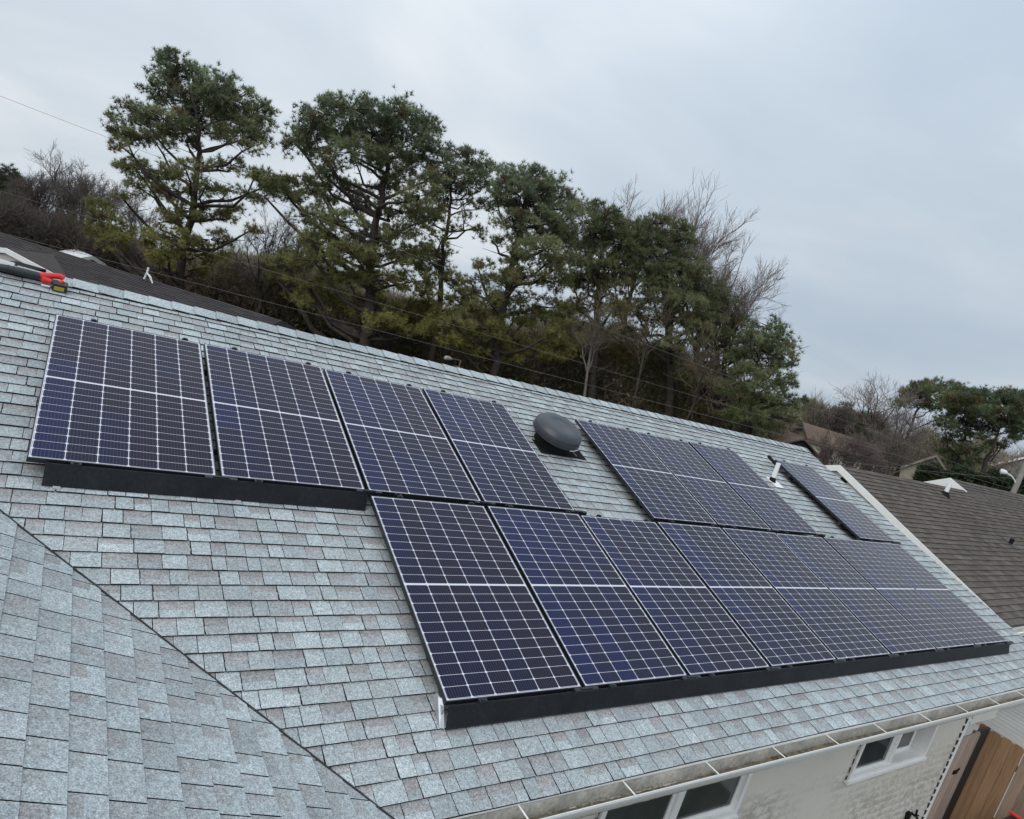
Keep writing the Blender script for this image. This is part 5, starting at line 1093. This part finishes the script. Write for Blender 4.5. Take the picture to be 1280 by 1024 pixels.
# undergrowth and the wood behind: countless twigs and leaves
def mass(name, outline, D0, D1, n, cols, seed, size, lab=None, twig=.5, zmin=.2):
    """twiggy mass filling the space under a skyline given as picture points at depth ~D"""
    rg_ = np.random.default_rng(seed); xs = np.array([p[0] for p in outline], float); ys = np.array([p[1] for p in outline], float)
    X = rg_.uniform(xs[0], xs[-1], n); D = rg_.uniform(D0, D1, n); P = np.zeros((n, 3)); ph = rg_.uniform(0, 6, 4)
    for i in range(n):
        yt = np.interp(X[i], xs, ys) + 9 * math.sin(X[i] * .09 + ph[0]) + 6 * math.sin(X[i] * .23 + ph[1] + D[i]); t = px(X[i], yt, D[i]); h = rg_.uniform(0, 1) ** .8; g_ = terr(t[0], t[1]) + zmin; P[i] = (t[0], t[1], g_ + (t[2] - g_) * h)
    cl = np.sin(P[:, 0] * .8 + ph[2]) + np.sin(P[:, 1] * .9 + ph[3]) + np.sin(P[:, 2] * 1.3 + P[:, 0] * .5); idx = np.clip(((cl + 2.2) / 4.4 * len(cols) + rg_.normal(size=n) * .6).astype(int), 0, len(cols) - 1)
    c = np.array(cols)[idx] * rg_.uniform(.6, 1.35, (n, 1))
    d = rg_.normal(size=(n, 3)) * np.array([.8, .8, .6]) + np.array([0, 0, .8]); d /= np.linalg.norm(d, axis=1, keepdims=True); s = np.cross(d, rg_.normal(size=(n, 3))); s /= np.linalg.norm(s, axis=1, keepdims=True)
    istw = rg_.random((n, 1)) < twig; L = np.where(istw, rg_.uniform(.6, 1.8, (n, 1)), rg_.uniform(.18, .42, (n, 1))) * size; w = np.where(istw, .016, .06) * size
    V = np.stack([P - s * w, P + s * w, P + d * L], 1).reshape(-1, 3)
    o = npmesh(name, V, np.arange(len(V)).reshape(-1, 3), M['leaf'], np.repeat(c, 3, 0)); o['kind'] = 'stuff'
    if lab: o['label'] = lab; o['category'] = 'undergrowth'
    return o
DK = (.15, .14, .09); BR1 = (.27, .215, .17); BR2 = (.33, .265, .215); GRN = (.21, .21, .085); GR2 = (.29, .25, .22)
mass('woodland', [(-120, 258), (40, 276), (120, 300), (200, 325), (290, 335), (380, 335), (450, 360), (560, 395), (620, 410), (720, 420), (820, 450), (900, 480), (960, 515), (1010, 512), (1060, 530), (1120, 545), (1200, 555), (1400, 590)], 62, 88, 260000, [DK, BR1, GRN, BR2, GR2], 51, 1.5, 'far brown and green wood behind the pines', .45)
mass('undergrowth', [(-110, 258), (30, 270), (70, 282), (120, 304), (175, 325)], 40, 52, 60000, [(.085, .072, .062), (.11, .09, .078), (.07, .064, .05), (.13, .105, .09)], 55, 1.0, 'dark brown brush under the bare trees at the far left', .75)
mass('undergrowth', [(120, 310), (160, 322), (200, 335), (290, 332), (350, 335), (400, 350), (470, 375), (560, 410), (640, 425), (700, 400), (780, 420), (860, 450), (930, 500), (990, 530)], 42, 53, 240000, [DK, BR1, BR2, GRN, DK], 52, 1.0, 'tangled brown brush between the pine trunks', .65)
# clipped green hedge on the right
rg_ = np.random.default_rng(77); n = 9000; X = rg_.uniform(1150, 1330, n); D = rg_.uniform(48, 53, n); P = np.array([px(x, 582 + (x - 1150) * .12 + 5 * math.sin(x * .15), d) for x, d in zip(X, D)]); P[:, 2] = .2 + (P[:, 2] - .2) * rg_.uniform(0, 1, n) ** .6
V, Fq, cv = needles(P, np.tile(np.array([[0, 0, 1.]]), (n, 1)), rg_, .35, .16, 4, np.tile(np.array([[.03, .042, .02]]), (n, 1))); o = npmesh('hedge', V, Fq, M['hedge'], cv); tag(o, 'dark green hedge behind the brown roof by the street lamp', 'hedge')
